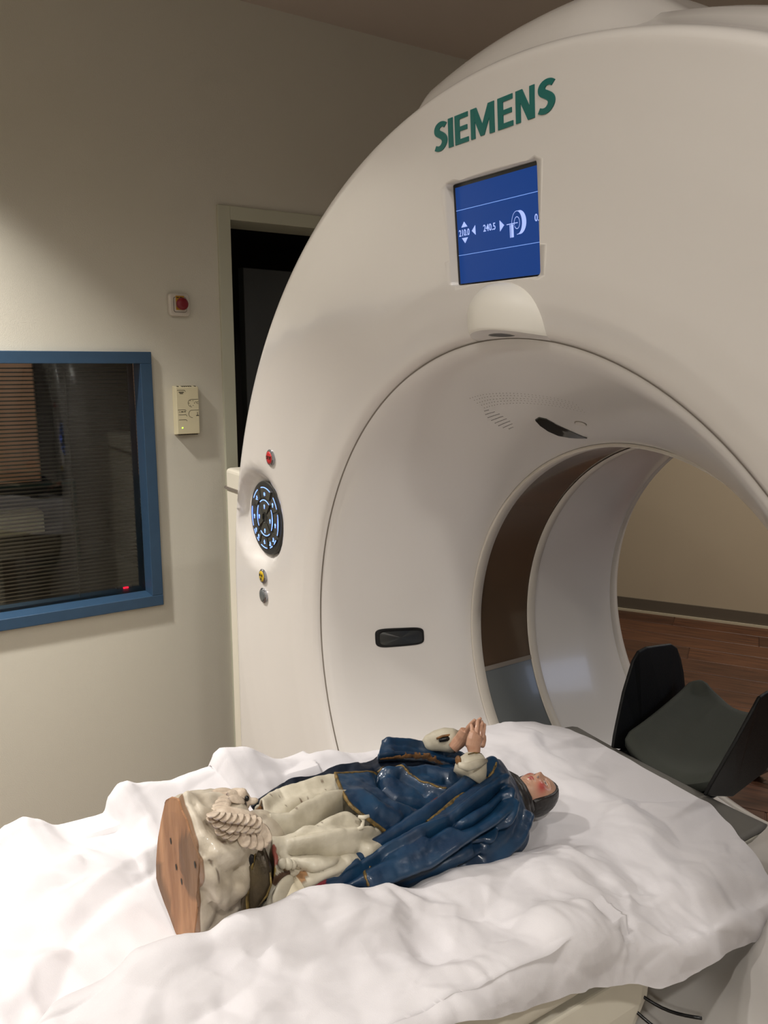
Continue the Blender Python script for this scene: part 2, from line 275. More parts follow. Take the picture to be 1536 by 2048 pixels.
FOLDS={'robe': [(0.0134, 0.0072, [(0.0, 0.277), (0.202, 0.168), (0.395, 0.193), (0.605, 0.21), (0.782, 0.202)]),
 (-0.0204, 0.0054, [(0.0, 0.361), (0.227, 0.311), (0.361, 0.277), (0.513, 0.303), (0.655, 0.311)]), (0.0134, 0.0072, [(0.0, 0.395), (0.202, 0.387), (0.37, 0.361), (0.496, 0.353), (0.681, 0.336)]),
 (-0.035, 0.0063, [(0.0, 0.429), (0.185, 0.42), (0.353, 0.42), (0.471, 0.412), (0.655, 0.403), (0.773, 0.437)]), (0.0084, 0.009, [(0.185, 0.429), (0.387, 0.42), (0.571, 0.445), (0.655, 0.504)]),
 (-0.0175, 0.0054, [(0.647, 0.437), (0.689, 0.513), (0.714, 0.546)]), (0.0117, 0.0054, [(0.185, 0.496), (0.395, 0.529), (0.588, 0.563), (0.832, 0.58)]),
 (-0.0175, 0.0072, [(0.193, 0.529), (0.378, 0.571), (0.504, 0.639), (0.63, 0.664)]), (0.0051, 0.0054, [(0.261, 0.437), (0.403, 0.487), (0.504, 0.521)]),
 (-0.0116, 0.0054, [(0.059, 0.529), (0.143, 0.605), (0.261, 0.664)]), (0.01, 0.0072, [(0.05, 0.807), (0.235, 0.714), (0.403, 0.697), (0.563, 0.664), (0.765, 0.655)]),
 (-0.0116, 0.0045, [(0.185, 0.689), (0.37, 0.697), (0.529, 0.681)]), (0.0067, 0.0036, [(0.05, 0.605), (0.118, 0.613), (0.176, 0.605)]), (0.0084, 0.009, [(0.084, 0.79), (0.168, 0.739)])], 'near_mantle': [(0.008, 0.0076, [(0.143, 0.168), (0.261, 0.168), (0.345, 0.168), (0.445, 0.185), (0.555, 0.176), (0.672, 0.193), (0.782, 0.218), (0.891, 0.21)]),
 (-0.008, 0.0034, [(0.176, 0.227), (0.269, 0.21), (0.353, 0.202), (0.437, 0.235), (0.546, 0.227), (0.647, 0.244)]), (0.01, 0.0051, [(0.118, 0.286), (0.185, 0.303), (0.294, 0.303), (0.353, 0.319), (0.496, 0.294), (0.605, 0.252), (0.689, 0.269)]),
 (-0.014, 0.0051, [(0.134, 0.328), (0.218, 0.345), (0.294, 0.328), (0.361, 0.328), (0.437, 0.345)]), (0.012, 0.0068, [(0.109, 0.37), (0.151, 0.445), (0.235, 0.479), (0.328, 0.487), (0.445, 0.546), (0.538, 0.538), (0.613, 0.504)]),
 (-0.016, 0.0051, [(0.134, 0.395), (0.21, 0.437), (0.277, 0.445), (0.319, 0.412), (0.353, 0.345)]),
 (-0.018, 0.0068, [(0.176, 0.538), (0.252, 0.538), (0.353, 0.571), (0.429, 0.63), (0.504, 0.647)]), (0.012, 0.0051, [(0.109, 0.437), (0.143, 0.513), (0.218, 0.613)]),
 (-0.016, 0.0051, [(0.109, 0.521), (0.16, 0.58), (0.21, 0.613), (0.261, 0.605)]), (0.012, 0.0068, [(0.008, 0.521), (0.076, 0.647), (0.185, 0.706), (0.286, 0.706)]),
 (-0.008, 0.0051, [(0.244, 0.672), (0.311, 0.689), (0.361, 0.756)]),
 (-0.008, 0.0051, [(0.588, 0.303), (0.672, 0.345), (0.731, 0.412)])], 'front_flap': [(-0.0144, 0.007, [(0.395, 0.025), (0.345, 0.227), (0.395, 0.403), (0.513, 0.571), (0.58, 0.773)]), (0.0096, 0.006, [(0.387, 0.0), (0.571, 0.092), (0.689, 0.37), (0.79, 0.571)]), (0.0096, 0.008, [(0.58, 0.067), (0.773, 0.101), (0.933, 0.286)]),
 (-0.0096, 0.005, [(0.756, 0.319), (0.874, 0.361), (0.95, 0.496)]), (0.0064, 0.01, [(0.319, 0.546), (0.387, 0.681), (0.454, 0.866)]),
 (-0.0096, 0.006, [(0.555, 0.134), (0.63, 0.294), (0.655, 0.462)]), (0.0064, 0.01, [(0.134, 0.311), (0.168, 0.496), (0.227, 0.706)])], 'arm_mantle': [(0.008, 0.006, [(0.084, 0.336), (0.37, 0.311), (0.588, 0.311), (0.773, 0.42)]),
 (-0.0064, 0.005, [(0.193, 0.529), (0.403, 0.521), (0.622, 0.487)])], 'far_mantle': [(0.003, 0.006, [(0.252, 0.168), (0.37, 0.168), (0.538, 0.193)])]}
TRIMS={'t_near': ('near_mantle', [(0.143, 0.193), (0.16, 0.218), (0.168, 0.227), (0.21, 0.235), (0.252, 0.21), (0.303, 0.218), (0.37, 0.235), (0.437, 0.252)]), 't_near_low': ('near_mantle', [(0.622, 0.294), (0.63, 0.345), (0.63, 0.42), (0.622, 0.496)]), 't_flap_edge': ('front_flap', [(0.008, 0.0), (0.0, 0.21), (0.0, 0.412), (0.0, 0.605), (0.0, 0.798), (0.0, 0.899)]), 't_flap_top': ('front_flap', [(0.008, 0.008), (0.193, 0.017), (0.387, 0.008)]), 't_flap_mid': ('front_flap', [(0.387, 0.0), (0.487, 0.008), (0.571, 0.092), (0.639, 0.227), (0.689, 0.37), (0.79, 0.571)]), 't_arm': ('arm_mantle', [(0.017, 0.731), (0.16, 0.731), (0.303, 0.723), (0.42, 0.723), (0.496, 0.765), (0.58, 0.891), (0.706, 0.933)])}
PAINT={'red': ('near_mantle', [(0.437, 0.143), (0.42, 0.151), (0.403, 0.151)]), 'white': ('near_mantle', [(0.403, 0.126), (0.395, 0.118)]), 'white2': ('near_mantle', [(0.445, 0.151), (0.445, 0.16)]), 'red2': ('near_mantle', [(0.773, 0.319), (0.756, 0.244), (0.756, 0.176)]), 'feet': ('robe', [(0.109, 0.79), (0.185, 0.739)]), 'brown1': ('robe', [(0.227, 0.689), (0.261, 0.681)]), 'brown2': ('robe', [(0.059, 0.605), (0.101, 0.613), (0.168, 0.605)]), 'brown3': ('robe', [(0.025, 0.697), (0.067, 0.672), (0.101, 0.655)]), 'pink': ('robe', [(0.0, 0.521), (0.0, 0.563), (0.0, 0.588)]), 'gold': ('robe', [(0.0, 0.605), (0.0, 0.655), (0.017, 0.706)])}
BASE_OUTLINE=[(-0.003, -0.5, 1.053), (0.026, -0.5, 1.065), (0.035, -0.5, 1.056), (0.051, -0.5, 1.052), (0.06, -0.5, 1.042), (0.078, -0.5, 1.033), (0.089, -0.5, 1.024), (0.088, -0.5, 1.016), (0.081, -0.5, 0.992), (0.076, -0.5, 0.965), (0.065, -0.5, 0.924), (0.055, -0.5, 0.897), (0.016, -0.5, 0.87), (-0.006, -0.5, 0.868), (-0.029, -0.5, 0.876), (-0.051, -0.5, 0.882), (-0.081, -0.5, 0.899), (-0.079, -0.5, 0.922), (-0.064, -0.5, 0.966), (-0.037, -0.5, 1.015), (-0.022, -0.5, 1.04)]
def sheet(key,name,m,parent,nu,nv,thick,sgn=1,rough=.0012,rscale=60,extra=None,offset=0):
    g=GRIDS[key]; rows=sheet_pts(g,nu,nv)
    folds=[(a,w_,[sheet_at(g,u,v) for u,v in L]) for a,w_,L in FOLDS.get(key,[])]
    base=[r[:] for r in rows]
    # light clean-up of the normals, then push along them
    for i in range(nu):
        for j in range(nv):
            p=base[i][j]; n=nrm(base,i,j)*sgn; d=0
            for a,w_,L in folds:
                q=seg_dist(p,L)
                if q<3*w_: d+=a*math.exp(-(q/w_)**2)
            d+=rough*noise.noise(p*rscale)+rough*.5*noise.noise(p*rscale*2.7)
            if extra: d+=extra(p,i/(nu-1),j/(nv-1))
            rows[i][j]=p+n*d
    bm=grid_bm(rows); me=bpy.data.meshes.new(name); bm.to_mesh(me); bm.free()
    o=link(name,me,m,parent)
    pts=[(c,w_,[sheet_at(g,u,v) for u,v in PAINT[k][1]]) for k,(c,w_) in PAINTC.items() if PAINT[k][0]==key]
    def fn(co):
        for c,w_,L in pts:
            q=seg_dist(co,L)+.0016*noise.noise(co*260)+.0012*noise.noise(co*520)
            if q<w_: return c+(1,)
        s=noise.noise(co*170)+.6*noise.noise(co*420)
        if key=='robe' and s>.86: return lin((96,66,46))+(.8,)
        return (0,0,0,0)
    ca=me.color_attributes.new('paint','FLOAT_COLOR','POINT')
    for i in range(nu):
        for j in range(nv): ca.data[i*nv+j].color=fn(base[i][j])
    s=o.modifiers.new('solid','SOLIDIFY'); s.thickness=thick; s.offset=offset
    return o,rows
PAINTC={'white':(lin((226,220,210)),.0034),'white2':(lin((214,208,196)),.003),'red':(lin((84,16,30)),.0062),'red2':(lin((132,30,44)),.0085),
 'feet':(lin((212,202,176)),.010),'brown1':(lin((158,120,84)),.0045),'brown2':(lin((120,92,62)),.004),'brown3':(lin((84,58,38)),.005),'pink':(lin((150,80,68)),.005),'gold':(lin((150,126,60)),.002)}
def ribbon(key,name,m,parent,rows,width,lift=.0024,sgn=1,rag=.25):
    gk,uvs=TRIMS[key]; nu=len(rows); nv=len(rows[0])
    def S(u,v):
        x=min(max(u,0),1)*(nu-1); y=min(max(v,0),1)*(nv-1); i=min(int(x),nu-2); j=min(int(y),nv-2); a=x-i; b=y-j
        return rows[i][j]*(1-a)*(1-b)+rows[i+1][j]*a*(1-b)+rows[i][j+1]*(1-a)*b+rows[i+1][j+1]*a*b, nrm(rows,i,j)*sgn
    N=max(24,len(uvs)*9); C=[]
    V=[Vector((u,v,0)) for u,v in uvs]
    for k in range(N):
        q=cr(V,k/(N-1)); C.append(S(q.x,q.y))
    out=[]
    for k in range(N):
        p,n=C[k]; t=(C[min(k+1,N-1)][0]-C[max(k-1,0)][0]).normalized(); s=t.cross(n).normalized()
        w_=width(k/(N-1)) if callable(width) else width
        w1=w_*(.5+rag*noise.noise(p*240)); w2=w_*(.5+rag*noise.noise(p*240+Vector((5,5,5))))
        out.append([p-s*w1-n*.001,p-s*w1*.8+n*lift,p+n*lift*1.2,p+s*w2*.8+n*lift,p+s*w2-n*.001])
    bm=grid_bm(out); o=obj(name,bm,m,parent)
    return o

# ================================================================= ROOM
WX=-1.75
root=None
# left wall with openings for window (y<.10) and door (y>.463)
def wallpiece(y0,y1,z0,z1): return (y0,y1,z0,z1)
bm=bmesh.new()
WY0,WY1=(-1.5174),(0.0141); WZ0,WZ1=(-0.2767)+ISO,(0.5322)+ISO      # window opening
DY0,DY1=(0.2978),(1.0908); DZ=(0.9966)+ISO                       # door opening
T=.14
box(bm,WX-T,WX,-3.2,WY0,0,CEIL); box(bm,WX-T,WX,WY0,WY1,0,WZ0); box(bm,WX-T,WX,WY0,WY1,WZ1,CEIL)
box(bm,WX-T,WX,WY1,DY0,0,CEIL); box(bm,WX-T,WX,DY0,DY1,DZ,CEIL); box(bm,WX-T,WX,DY1,1.9,0,CEIL)
bmesh.ops.remove_doubles(bm,verts=bm.verts,dist=1e-5)
wl=struct(obj('wall_left',bm,M['wall'],smooth=False))
struct(obj('wall_alcove',bx(-3.5,WX,1.9,2.0,0,CEIL),M['wall'],smooth=False))
struct(obj('wall_near',bx(-2.24,2.7,-3.3,-3.2,0,CEIL),M['wall'],smooth=False))
struct(obj('wall_right',bx(2.6,2.7,-3.2,6.0,0,CEIL),M['wall'],smooth=False))
struct(obj('ceiling',bx(-3.6,2.7,-3.3,7.0,CEIL,CEIL+.1),M['ceil'],smooth=False))
fl=struct(obj('floor',bx(-5.2,2.7,-3.3,7.0,-.05,-.004),M['floor'],smooth=False))
# angled far wall seen through the bore
A=Vector((-2.42,3.151,0)); Bp=Vector((-1.68,3.622,0)); dr=(Bp-A).normalized(); nn=Vector((dr.y,-dr.x,0))
ang=math.atan2(dr.y,dr.x)
MW=Matrix.Translation(A)@Matrix.Rotation(ang,4,'Z')
struct(obj('wall_far',bx(-1.6,5.2,0,.1,0,CEIL,mtx=MW),M['farwall'],smooth=False))
bb=struct(obj('baseboard_far',bx(-1.6,5.2,-.012,0,.012,.085,mtx=MW),M['skirt'],smooth=False))
struct(obj('trim_1',bx(-1.6,5.2,-.022,0,0,.014,mtx=MW),M['strip'],smooth=False))
# planks on the part of the floor that shows beyond the bore
pm=[]
for mm in ('plank','plank2'):
    b=bx(-.645,.645,-.089,.089,-.004,.0); me=bpy.data.meshes.new('plank'); bmesh.ops.bevel(b,geom=list(b.edges),offset=.0015,segments=1,affect='EDGES'); b.to_mesh(me); b.free(); me.materials.append(M[mm]); pm.append(me)
for r_ in range(17):
    for c_ in range(-1,3):
        o=bpy.data.objects.new('plank',random.choice(pm)); COL.objects.link(o); o.parent=fl
        off=(r_*.47)%1.29
        o.matrix_basis=MW@Matrix.Translation((c_*1.295+off-.3,-.10-r_*.1805,.0))
        o.matrix_basis=o.matrix_basis@Matrix.Rotation(math.pi*random.choice((0,1)),4,'Z')

# ---- window to the control room
win=bpy.data.objects.new('window_1',None); COL.objects.link(win); win.location=(WX,WY1,WZ0); struct(win)
bpy.context.view_layer.update()
fy0,fy1,fz0,fz1=(-1.5527),(0.0317),(-0.2926)+ISO,(0.5481)+ISO
bm=bmesh.new(); fw=.037
def frame_bars(bm,x0,x1,y0,y1,z0,z1,w_):
    box(bm,x0,x1,y0,y1,z1-w_,z1); box(bm,x0,x1,y0,y1,z0,z0+w_); box(bm,x0,x1,y0,y0+w_,z0+w_,z1-w_); box(bm,x0,x1,y1-w_,y1,z0+w_,z1-w_)
frame_bars(bm,WX-.138,WX+.02,fy0,fy1,fz0,fz1,fw)
fr=obj('window_frame',bm,M['blue'],win,smooth=False,bevel=.002)
bm=bx(WX-.062,WX-.057,WY0+.02,WY1-.02,WZ0+.02,WZ1-.02)
gm=bpy.data.materials.new('window_glass'); gm.use_nodes=True; nt=gm.node_tree; nt.nodes.clear()
go=nt.nodes.new('ShaderNodeOutputMaterial'); gt=nt.nodes.new('ShaderNodeBsdfTransparent'); gg=nt.nodes.new('ShaderNodeBsdfGlossy'); gx=nt.nodes.new('ShaderNodeMixShader'); gf=nt.nodes.new('ShaderNodeFresnel')
gt.inputs[0].default_value=(.86,.88,.86,1); gg.inputs['Roughness'].default_value=.02; gf.inputs[0].default_value=1.45
nt.links.new(gf.outputs[0],gx.inputs[0]); nt.links.new(gt.outputs[0],gx.inputs[1]); nt.links.new(gg.outputs[0],gx.inputs[2]); nt.links.new(gx.outputs[0],go.inputs[0])
obj('window_pane',bm,gm,win,smooth=False)
# venetian blind: its own thing behind the glass
bl=empty('venetian_blind',(WX-.10,-.7,WZ1),'grey metal venetian blind with thin slats behind the blue framed window','blind')
bpy.context.view_layer.update()
sm=bpy.data.meshes.new('slat'); b=bmesh.new(); L0=-1.45; L1=(-0.0124)-.004
rows=[]
for k in range(5):
    a=k/4-.5; z__=.0016*(1-(2*a)**2)-a*.0035; rows.append([(a*.0125,L0,z__),(a*.0125,L1,z__)])
b=grid_bm(rows); b.to_mesh(sm); b.free(); sm.materials.append(M['slat'])
pitch=.0124; n_sl=int((WZ1-WZ0-.06)/pitch)
for k in range(n_sl):
    o=bpy.data.objects.new('slat',sm); COL.objects.link(o); o.parent=bl
    o.matrix_parent_inverse=bl.matrix_world.inverted(); o.location=(WX-.10,0,WZ1-.036-k*pitch)
for yy in (-1.2,-.62,(-0.2133)):
    for xx in (-.0925,-.108): obj('ladder_cord',bx(WX+xx,WX+xx+.0015,yy,yy+.0015,WZ0+.01,WZ1-.03),M['slat'],bl,smooth=False)
obj('bottom_rail',bx(WX-.108,WX-.092,L0,L1,WZ0+.004,WZ0+.016),M['slat'],bl,smooth=False,bevel=.002)
# control room behind
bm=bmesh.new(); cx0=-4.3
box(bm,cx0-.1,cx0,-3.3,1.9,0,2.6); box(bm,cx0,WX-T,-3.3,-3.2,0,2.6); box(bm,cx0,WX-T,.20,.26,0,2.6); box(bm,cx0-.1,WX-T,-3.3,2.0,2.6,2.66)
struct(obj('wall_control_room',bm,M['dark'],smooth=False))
def spanY(px0,px1): return None
cb=empty('cupboard',(-3.6,-1.9,0),'salmon pink cupboard lit up in the dark control room','cupboard')
bpy.context.view_layer.update()
a0=(-3.6, -0.709, 1.539); a1=(-3.6, -0.002, 0.862)
obj('cupboard_body',bx(-4.0,-3.6,a0[1],a1[1]-.004,0,2.1),M['salmon'],cb,smooth=False,bevel=.004)
obj('cupboard_door',bx(-3.6,-3.585,a0[1]+.01,a1[1]-.012,.08,2.08),M['salmon'],cb,smooth=False,bevel=.002)
spot(-2.6,1.1,2.0,z=2.15,size=.1)  # unseen corridor lamp added to lift the dark door leaf
sl=spot(-2.9,-1.55,48,col=(1,.8,.62),size=.1,spread=80,z=2.4,rot=(0,R(-42),0))  # unseen tilted lamp added to brighten the salmon cupboard
mo=empty('control_monitor',(-2.75,-.6,1.0),'dark computer monitor in the control room behind the blind','monitor')
bpy.context.view_layer.update()
m0=(-2.62, -0.672, 1.059); m1=(-2.62, -0.04, 0.612)
obj('monitor_casing',bx(-2.66,-2.62,m0[1],m1[1],max(.70,m1[2]),m0[2]),M['teald'],mo,smooth=False,bevel=.006)
obj('monitor_screen',bx(-2.62,-2.616,m0[1]+.02,m1[1]-.02,max(.70,m1[2])+.02,m0[2]-.02),M['bezel'],mo,smooth=False)
obj('monitor_stand',bx(-2.68,-2.66,m1[1]-.5,m1[1]-.42,.69,m1[2]+.02),M['teald'],mo,smooth=False)
ds=empty('control_desk',(-2.7,-.8,0),'dark desk in the control room below the window','desk')
bpy.context.view_layer.update()
obj('desk_top',bx(-3.1,-1.95,-2.3,.15,.66,.69),M['leaf'],ds,smooth=False,bevel=.004)
for yy in (-2.25,.08):
    for xx in (-3.05,-2.05): obj('desk_leg',bx(xx,xx+.05,yy,yy+.05,0,.66),M['leaf'],ds,smooth=False)
ph=empty('desk_phone',(-2.45,-.6,.72),'pale grey keyboard edge in front of the control room monitor','keyboard')
bpy.context.view_layer.update()
k0=(-2.5, -0.457, 0.966); k1=(-2.5, -0.206, 0.9)
obj('keyboard_body',bx(-2.56,-2.44,k0[1],k1[1],k1[2]-.02,k0[2]),M['frame'],ph,smooth=False,bevel=.004)
obj('keyboard_stand',bx(-2.53,-2.47,(k0[1]+k1[1])/2-.05,(k0[1]+k1[1])/2+.05,.69,k1[2]-.02),M['leaf'],ph,smooth=False)
rl=(-1.87, -0.055, 0.775)
o=empty('status_light',(rl[0],rl[1],rl[2]),'small glowing red indicator in the lower right of the window','indicator')
bpy.context.view_layer.update()
obj('lit_digits',bx(rl[0]-.002,rl[0]+.002,rl[1]-.009,rl[1]+.009,rl[2]-.0045,rl[2]+.0045),M['ledr'],o,smooth=False,bevel=.001)
obj('indicator_case',bx(rl[0]-.03,rl[0]-.002,rl[1]-.03,rl[1]+.02,WZ0+.02,rl[2]+.012),M['black'],o,smooth=False,bevel=.002)

# ---- door
dr_=bpy.data.objects.new('door_1',None); COL.objects.link(dr_); dr_.location=(WX,DY0,0); struct(dr_); bpy.context.view_layer.update()
fo0,fz=(0.2749),(1.0213)+ISO
bm=bmesh.new()
box(bm,WX-.16,WX+.012,fo0,(0.3189),0,fz); box(bm,WX-.16,WX+.012,(0.3189),(1.0697),(0.9772)+ISO,fz); box(bm,WX-.16,WX+.012,(1.0697),(1.1137),0,fz)
obj('door_frame',bm,M['frame'],dr_,smooth=False,bevel=.002)
LQ=Matrix.Translation((WX-.20,.440,0))@Matrix.Rotation(R(97),4,'Z')
bm=bx(0,.74,-.02,.02,.01,(0.8512)+ISO,mtx=LQ)
obj('door_leaf',bm,M['leaf'],dr_,smooth=False,bevel=.003)
bm=bmesh.new()
for s in (-1,1):
    q=LQ
    tube(bm,[q@Vector((.76,s*.02,1.05)),q@Vector((.76,s*.06,1.05)),q@Vector((.64,s*.065,1.05))],.008,8)
obj('door_handle',bm,M['chrome'],dr_)
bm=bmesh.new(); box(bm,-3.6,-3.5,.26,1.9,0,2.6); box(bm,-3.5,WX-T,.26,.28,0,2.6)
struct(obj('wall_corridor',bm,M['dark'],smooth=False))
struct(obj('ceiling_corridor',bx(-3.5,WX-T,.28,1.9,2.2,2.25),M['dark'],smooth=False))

# ---- emergency stop on the wall
def rbox(bm,x0,x1,y0,y1,z0,z1,r,seg=5):
    """box extruded along x with rounded corners in y,z"""
    pts=[]
    for cy,cz,a in ((y1-r,z1-r,0),(y0+r,z1-r,90),(y0+r,z0+r,180),(y1-r,z0+r,270)):
        for k in range(seg+1): t=R(a+90*k/seg); pts.append((cy+r*math.cos(t),cz+r*math.sin(t)))
    v0=[bm.verts.new((x0,a,b)) for a,b in pts]; v1=[bm.verts.new((x1,a,b)) for a,b in pts]; n=len(pts)
    bm.faces.new(v0[::-1]); bm.faces.new(v1)
    for i in range(n): bm.faces.new((v0[i],v0[(i+1)%n],v1[(i+1)%n],v1[i]))
    return bm
e=empty('emergency_stop_switch',(WX,(0.1304),(0.6970)+ISO),'white wall switch box with a red mushroom emergency button','switch'); bpy.context.view_layer.update()
obj('switch_plate',rbox(bmesh.new(),WX,WX+.022,(0.0969),(0.1656),(0.6617)+ISO,(0.7340)+ISO,.012),M['ring'],e,smooth=False,bevel=.006)
bm=rbox(bmesh.new(),WX+.022,WX+.0235,(0.1110),(0.1533),(0.6741)+ISO,(0.7217)+ISO,.006); obj('cover_joint',bm,M['darkgroove'],e,smooth=False)
bm=rbox(bmesh.new(),WX+.0225,WX+.0245,(0.1123),(0.1520),(0.6754)+ISO,(0.7203)+ISO,.005); obj('inner_plate',bm,M['ring'],e,smooth=False)
obj('warning_label',bx(WX+.024,WX+.0255,(0.1180),(0.1453),(0.6811)+ISO,(0.7252)+ISO),M['orange'],e,smooth=False)
bm=bmesh.new(); tube(bm,[(WX+.024,(0.1304),(0.6988)+ISO),(WX+.034,(0.1304),(0.6988)+ISO),(WX+.036,(0.1304),(0.6988)+ISO),(WX+.052,(0.1304),(0.6988)+ISO),(WX+.058,(0.1304),(0.6988)+ISO),(WX+.060,(0.1304),(0.6988)+ISO)],[.009,.009,.016,.0195,.017,.009],28)
obj('mushroom_button',bm,M['red2'],e)
bm=bmesh.new()
for yy,zz in (((0.1242),(0.7203)),((0.1352),(0.7203))): box(bm,WX+.0255,WX+.0258,yy-.004,yy+.004,zz-.0015+ISO,zz+.0015+ISO)
obj('label_print',bm,M['darkgroove'],e,smooth=False)
# ---- thermostat
e=empty('thermostat',(WX,(0.1392),(0.3710)+ISO),'ivory wall thermostat with vent slots and a green light','thermostat'); bpy.context.view_layer.update()
ty0,ty1,tz0,tz1=(0.1004),(0.1797),(0.2784)+ISO,(0.4397)+ISO
def fru(bm,x0,x1,y0,y1,z0,z1,dy,dz):
    a=[(x0,y0,z0),(x0,y1,z0),(x0,y1,z1),(x0,y0,z1)]; b_=[(x1,y0+dy,z0+dz),(x1,y1-dy,z0+dz),(x1,y1-dy,z1-dz),(x1,y0+dy,z1-dz)]
    va=[bm.verts.new(p) for p in a]; vb=[bm.verts.new(p) for p in b_]
    bm.faces.new(va[::-1]); bm.faces.new(vb)
    for i in range(4): bm.faces.new((va[i],va[(i+1)%4],vb[(i+1)%4],vb[i]))
    return bm
obj('housing',fru(bmesh.new(),WX,WX+.034,ty0,ty1,tz0,tz1,.002,.004),M['ivory'],e,smooth=False,bevel=.002)
for k in range(9):
    yy=ty0+.0105+k*.0072
    if k in (1,7): continue
    obj('vent_slot',bx(WX+.012,WX+.028,yy,yy+.0026,tz1-.004,tz1-.0005),M['darkgroove'],e,smooth=False)
for k in range(12):
    yy=ty0+.007+k*.0056
    if k==6: yy+=.0
    obj('vent_slot',bx(WX+.008,WX+.030,yy,yy+.003,tz0+.0003,tz0+.0035),M['darkgroove'],e,smooth=False)
fx=WX+.034
for (ya,za,yb,zb) in ((.222,.412,.250,.412),(.250,.412,.254,.407),(.222,.340,.250,.340),(.250,.340,.254,.335),(.224,.322,.252,.322),(.252,.322,.256,.316),(.224,.303,.252,.303),(.252,.303,.256,.298),(.276,.378,.302,.378),(.276,.338,.302,.338)):
    ya,yb=.8811*ya-.09,.8811*yb-.09; za,zb=.8811*za+.0626,.8811*zb+.0626
    obj('moulded_line',tube(bmesh.new(),[(fx,ya,za+ISO),(fx,yb,zb+ISO)],.0007,5),M['darkgroove'],e)
for cy,cz,r_ in (((0.1533),(0.3833),.0125),((0.1542),(0.3481),.0125)):
    obj('dial_outline',tube(bmesh.new(),[(fx,cy+r_*math.cos(R(a)),cz+ISO+r_*math.sin(R(a))) for a in range(90,280,12)],.0007,5),M['darkgroove'],e)
for cy,cz in (((0.1533),(0.3833)),):
    for a in range(0,360,60): obj('dial_dot',tube(bmesh.new(),[(fx-.001,cy+.009*math.cos(R(a)),cz+ISO+.009*math.sin(R(a))),(fx+.0005,cy+.009*math.cos(R(a)),cz+ISO+.009*math.sin(R(a)))],.0013,6),M['darkgroove'],e,smooth=False)
def text(s,name,m,parent,mtx,size,extrude=.0003,bold=0,squash=1):
    c=bpy.data.curves.new('txt','FONT'); c.body=s; c.size=size; c.extrude=extrude; c.offset=bold; c.resolution_u=3
    o=bpy.data.objects.new('txt',c); COL.objects.link(o); bpy.context.view_layer.update()
    me=bpy.data.meshes.new_from_object(o.evaluated_get(bpy.context.evaluated_depsgraph_get())); bpy.data.objects.remove(o)
    me.transform(mtx@Matrix.Diagonal((squash,1,1,1))); me.materials.clear()
    return link(name,me,m,parent,smooth=False)
TW=Matrix(((0,0,1,0),(1,0,0,0),(0,1,0,0),(0,0,0,1)))   # text facing +x
text('°C','scale_mark',M['darkgroove'],e,Matrix.Translation((fx+.0002,(0.1647),(0.3807)+ISO))@TW,.011)
bm=bmesh.new(); box(bm,fx,fx+.0006,(0.1705),(0.1722),(0.3410)+ISO,(0.3533)+ISO); box(bm,fx,fx+.0006,(0.1665),(0.1762),(0.3410)+ISO,(0.3432)+ISO); obj('figure_mark',bm,M['darkgroove'],e,smooth=False)
def printed_(*a): obj('printed_mark',bx(*a),M['darkgroove'],e,smooth=False)
printed_(fx,fx+.0006,(0.1154),(0.1242),(0.3547)+ISO,(0.3573)+ISO); printed_(fx,fx+.0006,(0.1277),(0.1304),(0.3542)+ISO,(0.3586)+ISO); printed_(fx,fx+.0006,(0.1101),(0.1119),(0.3542)+ISO,(0.3569)+ISO)
for k in range(2): printed_(fx,fx+.0006,(0.1110)+.003*k,(0.1277)-.003*k,(0.4181)-.004*k+ISO,(0.4205)-.004*k+ISO)
bm=bmesh.new(); ellipsoid(bm,(fx,(0.1189),(0.3031)+ISO),((1,0,0),(0,1,0),(0,0,1)),(.0015,.0024,.0024),10,8); obj('green_light',bm,M['ledg'],e)

# ---- ceiling spots (fixtures)
SPOTL=['recessed ceiling spot beside the window wall','recessed ceiling spot above the sheet covered table','recessed ceiling spot above the foot of the table','recessed ceiling spot to the right of the scanner',
 'recessed ceiling spot in the near right corner of the room','recessed ceiling spot in the near left corner of the room','recessed ceiling spot behind the scanner','recessed ceiling spot behind the scanner near the alcove']
for i,(x,y,p,sp) in enumerate(LAMPS):
    o=obj('ceiling_spot',tube(bmesh.new(),[(x,y,CEIL-.002),(x,y,CEIL-.008)],.085,28),M['ring'],smooth=False)
    tag(o,SPOTL[i],'ceiling light','recessed ceiling spots out of the picture')

# ================================================================= CT SCANNER
ct=empty('scanner_gantry',(0,.4,0),'huge white ring shaped medical scanner with a blue screen above its bore','scanner'); bpy.context.view_layer.update()
def r_out(th):
    s,c=abs(math.sin(th)),math.cos(th)
    if c>=0: return .886
    return min(.886/max(s,1e-6),.97/max(-c,1e-6))
KN=[(.556,.0005),(.561,-.006),(.568,-.011),(.60,-.021),(.64,-.028),(.70,-.034),(.775,-.042),(.84,-.0475),(.886,-.050),(2,-.050)]
def yface(r):
    for (a,b),(c,d) in zip(KN,KN[1:]):
        if r<=c: return b+(d-b)*max(0,(r-a))/(c-a)
    return -.05
PC=(-.757,.178); PRX,PRZ=.083,.083      # control dish centre
def dish(x,z):
    q=math.hypot((x-PC[0]+.012)/.112,(z-PC[1])/.112)
    if q>=1: return 0
    t=min(1,(1-q)/.25); return .025*t*t*(3-2*t)
NT=300; rows=[]
rl_=[.556,.558,.561,.5645,.568,.575]; 
for k in range(52): 
    pass
fr_=[0,.002,.006,.012,.02,.03]+[.03+.97*k/50 for k in range(1,51)]
for f_ in fr_:
    row=[]
    for k in range(NT):
        th=2*math.pi*k/NT; ro=r_out(th); r=.556+(ro-.556)*f_; x=r*math.sin(th); z=r*math.cos(th)
        row.append((x,yface(r)+dish(x,z),z+ISO))
    rows.append(row)
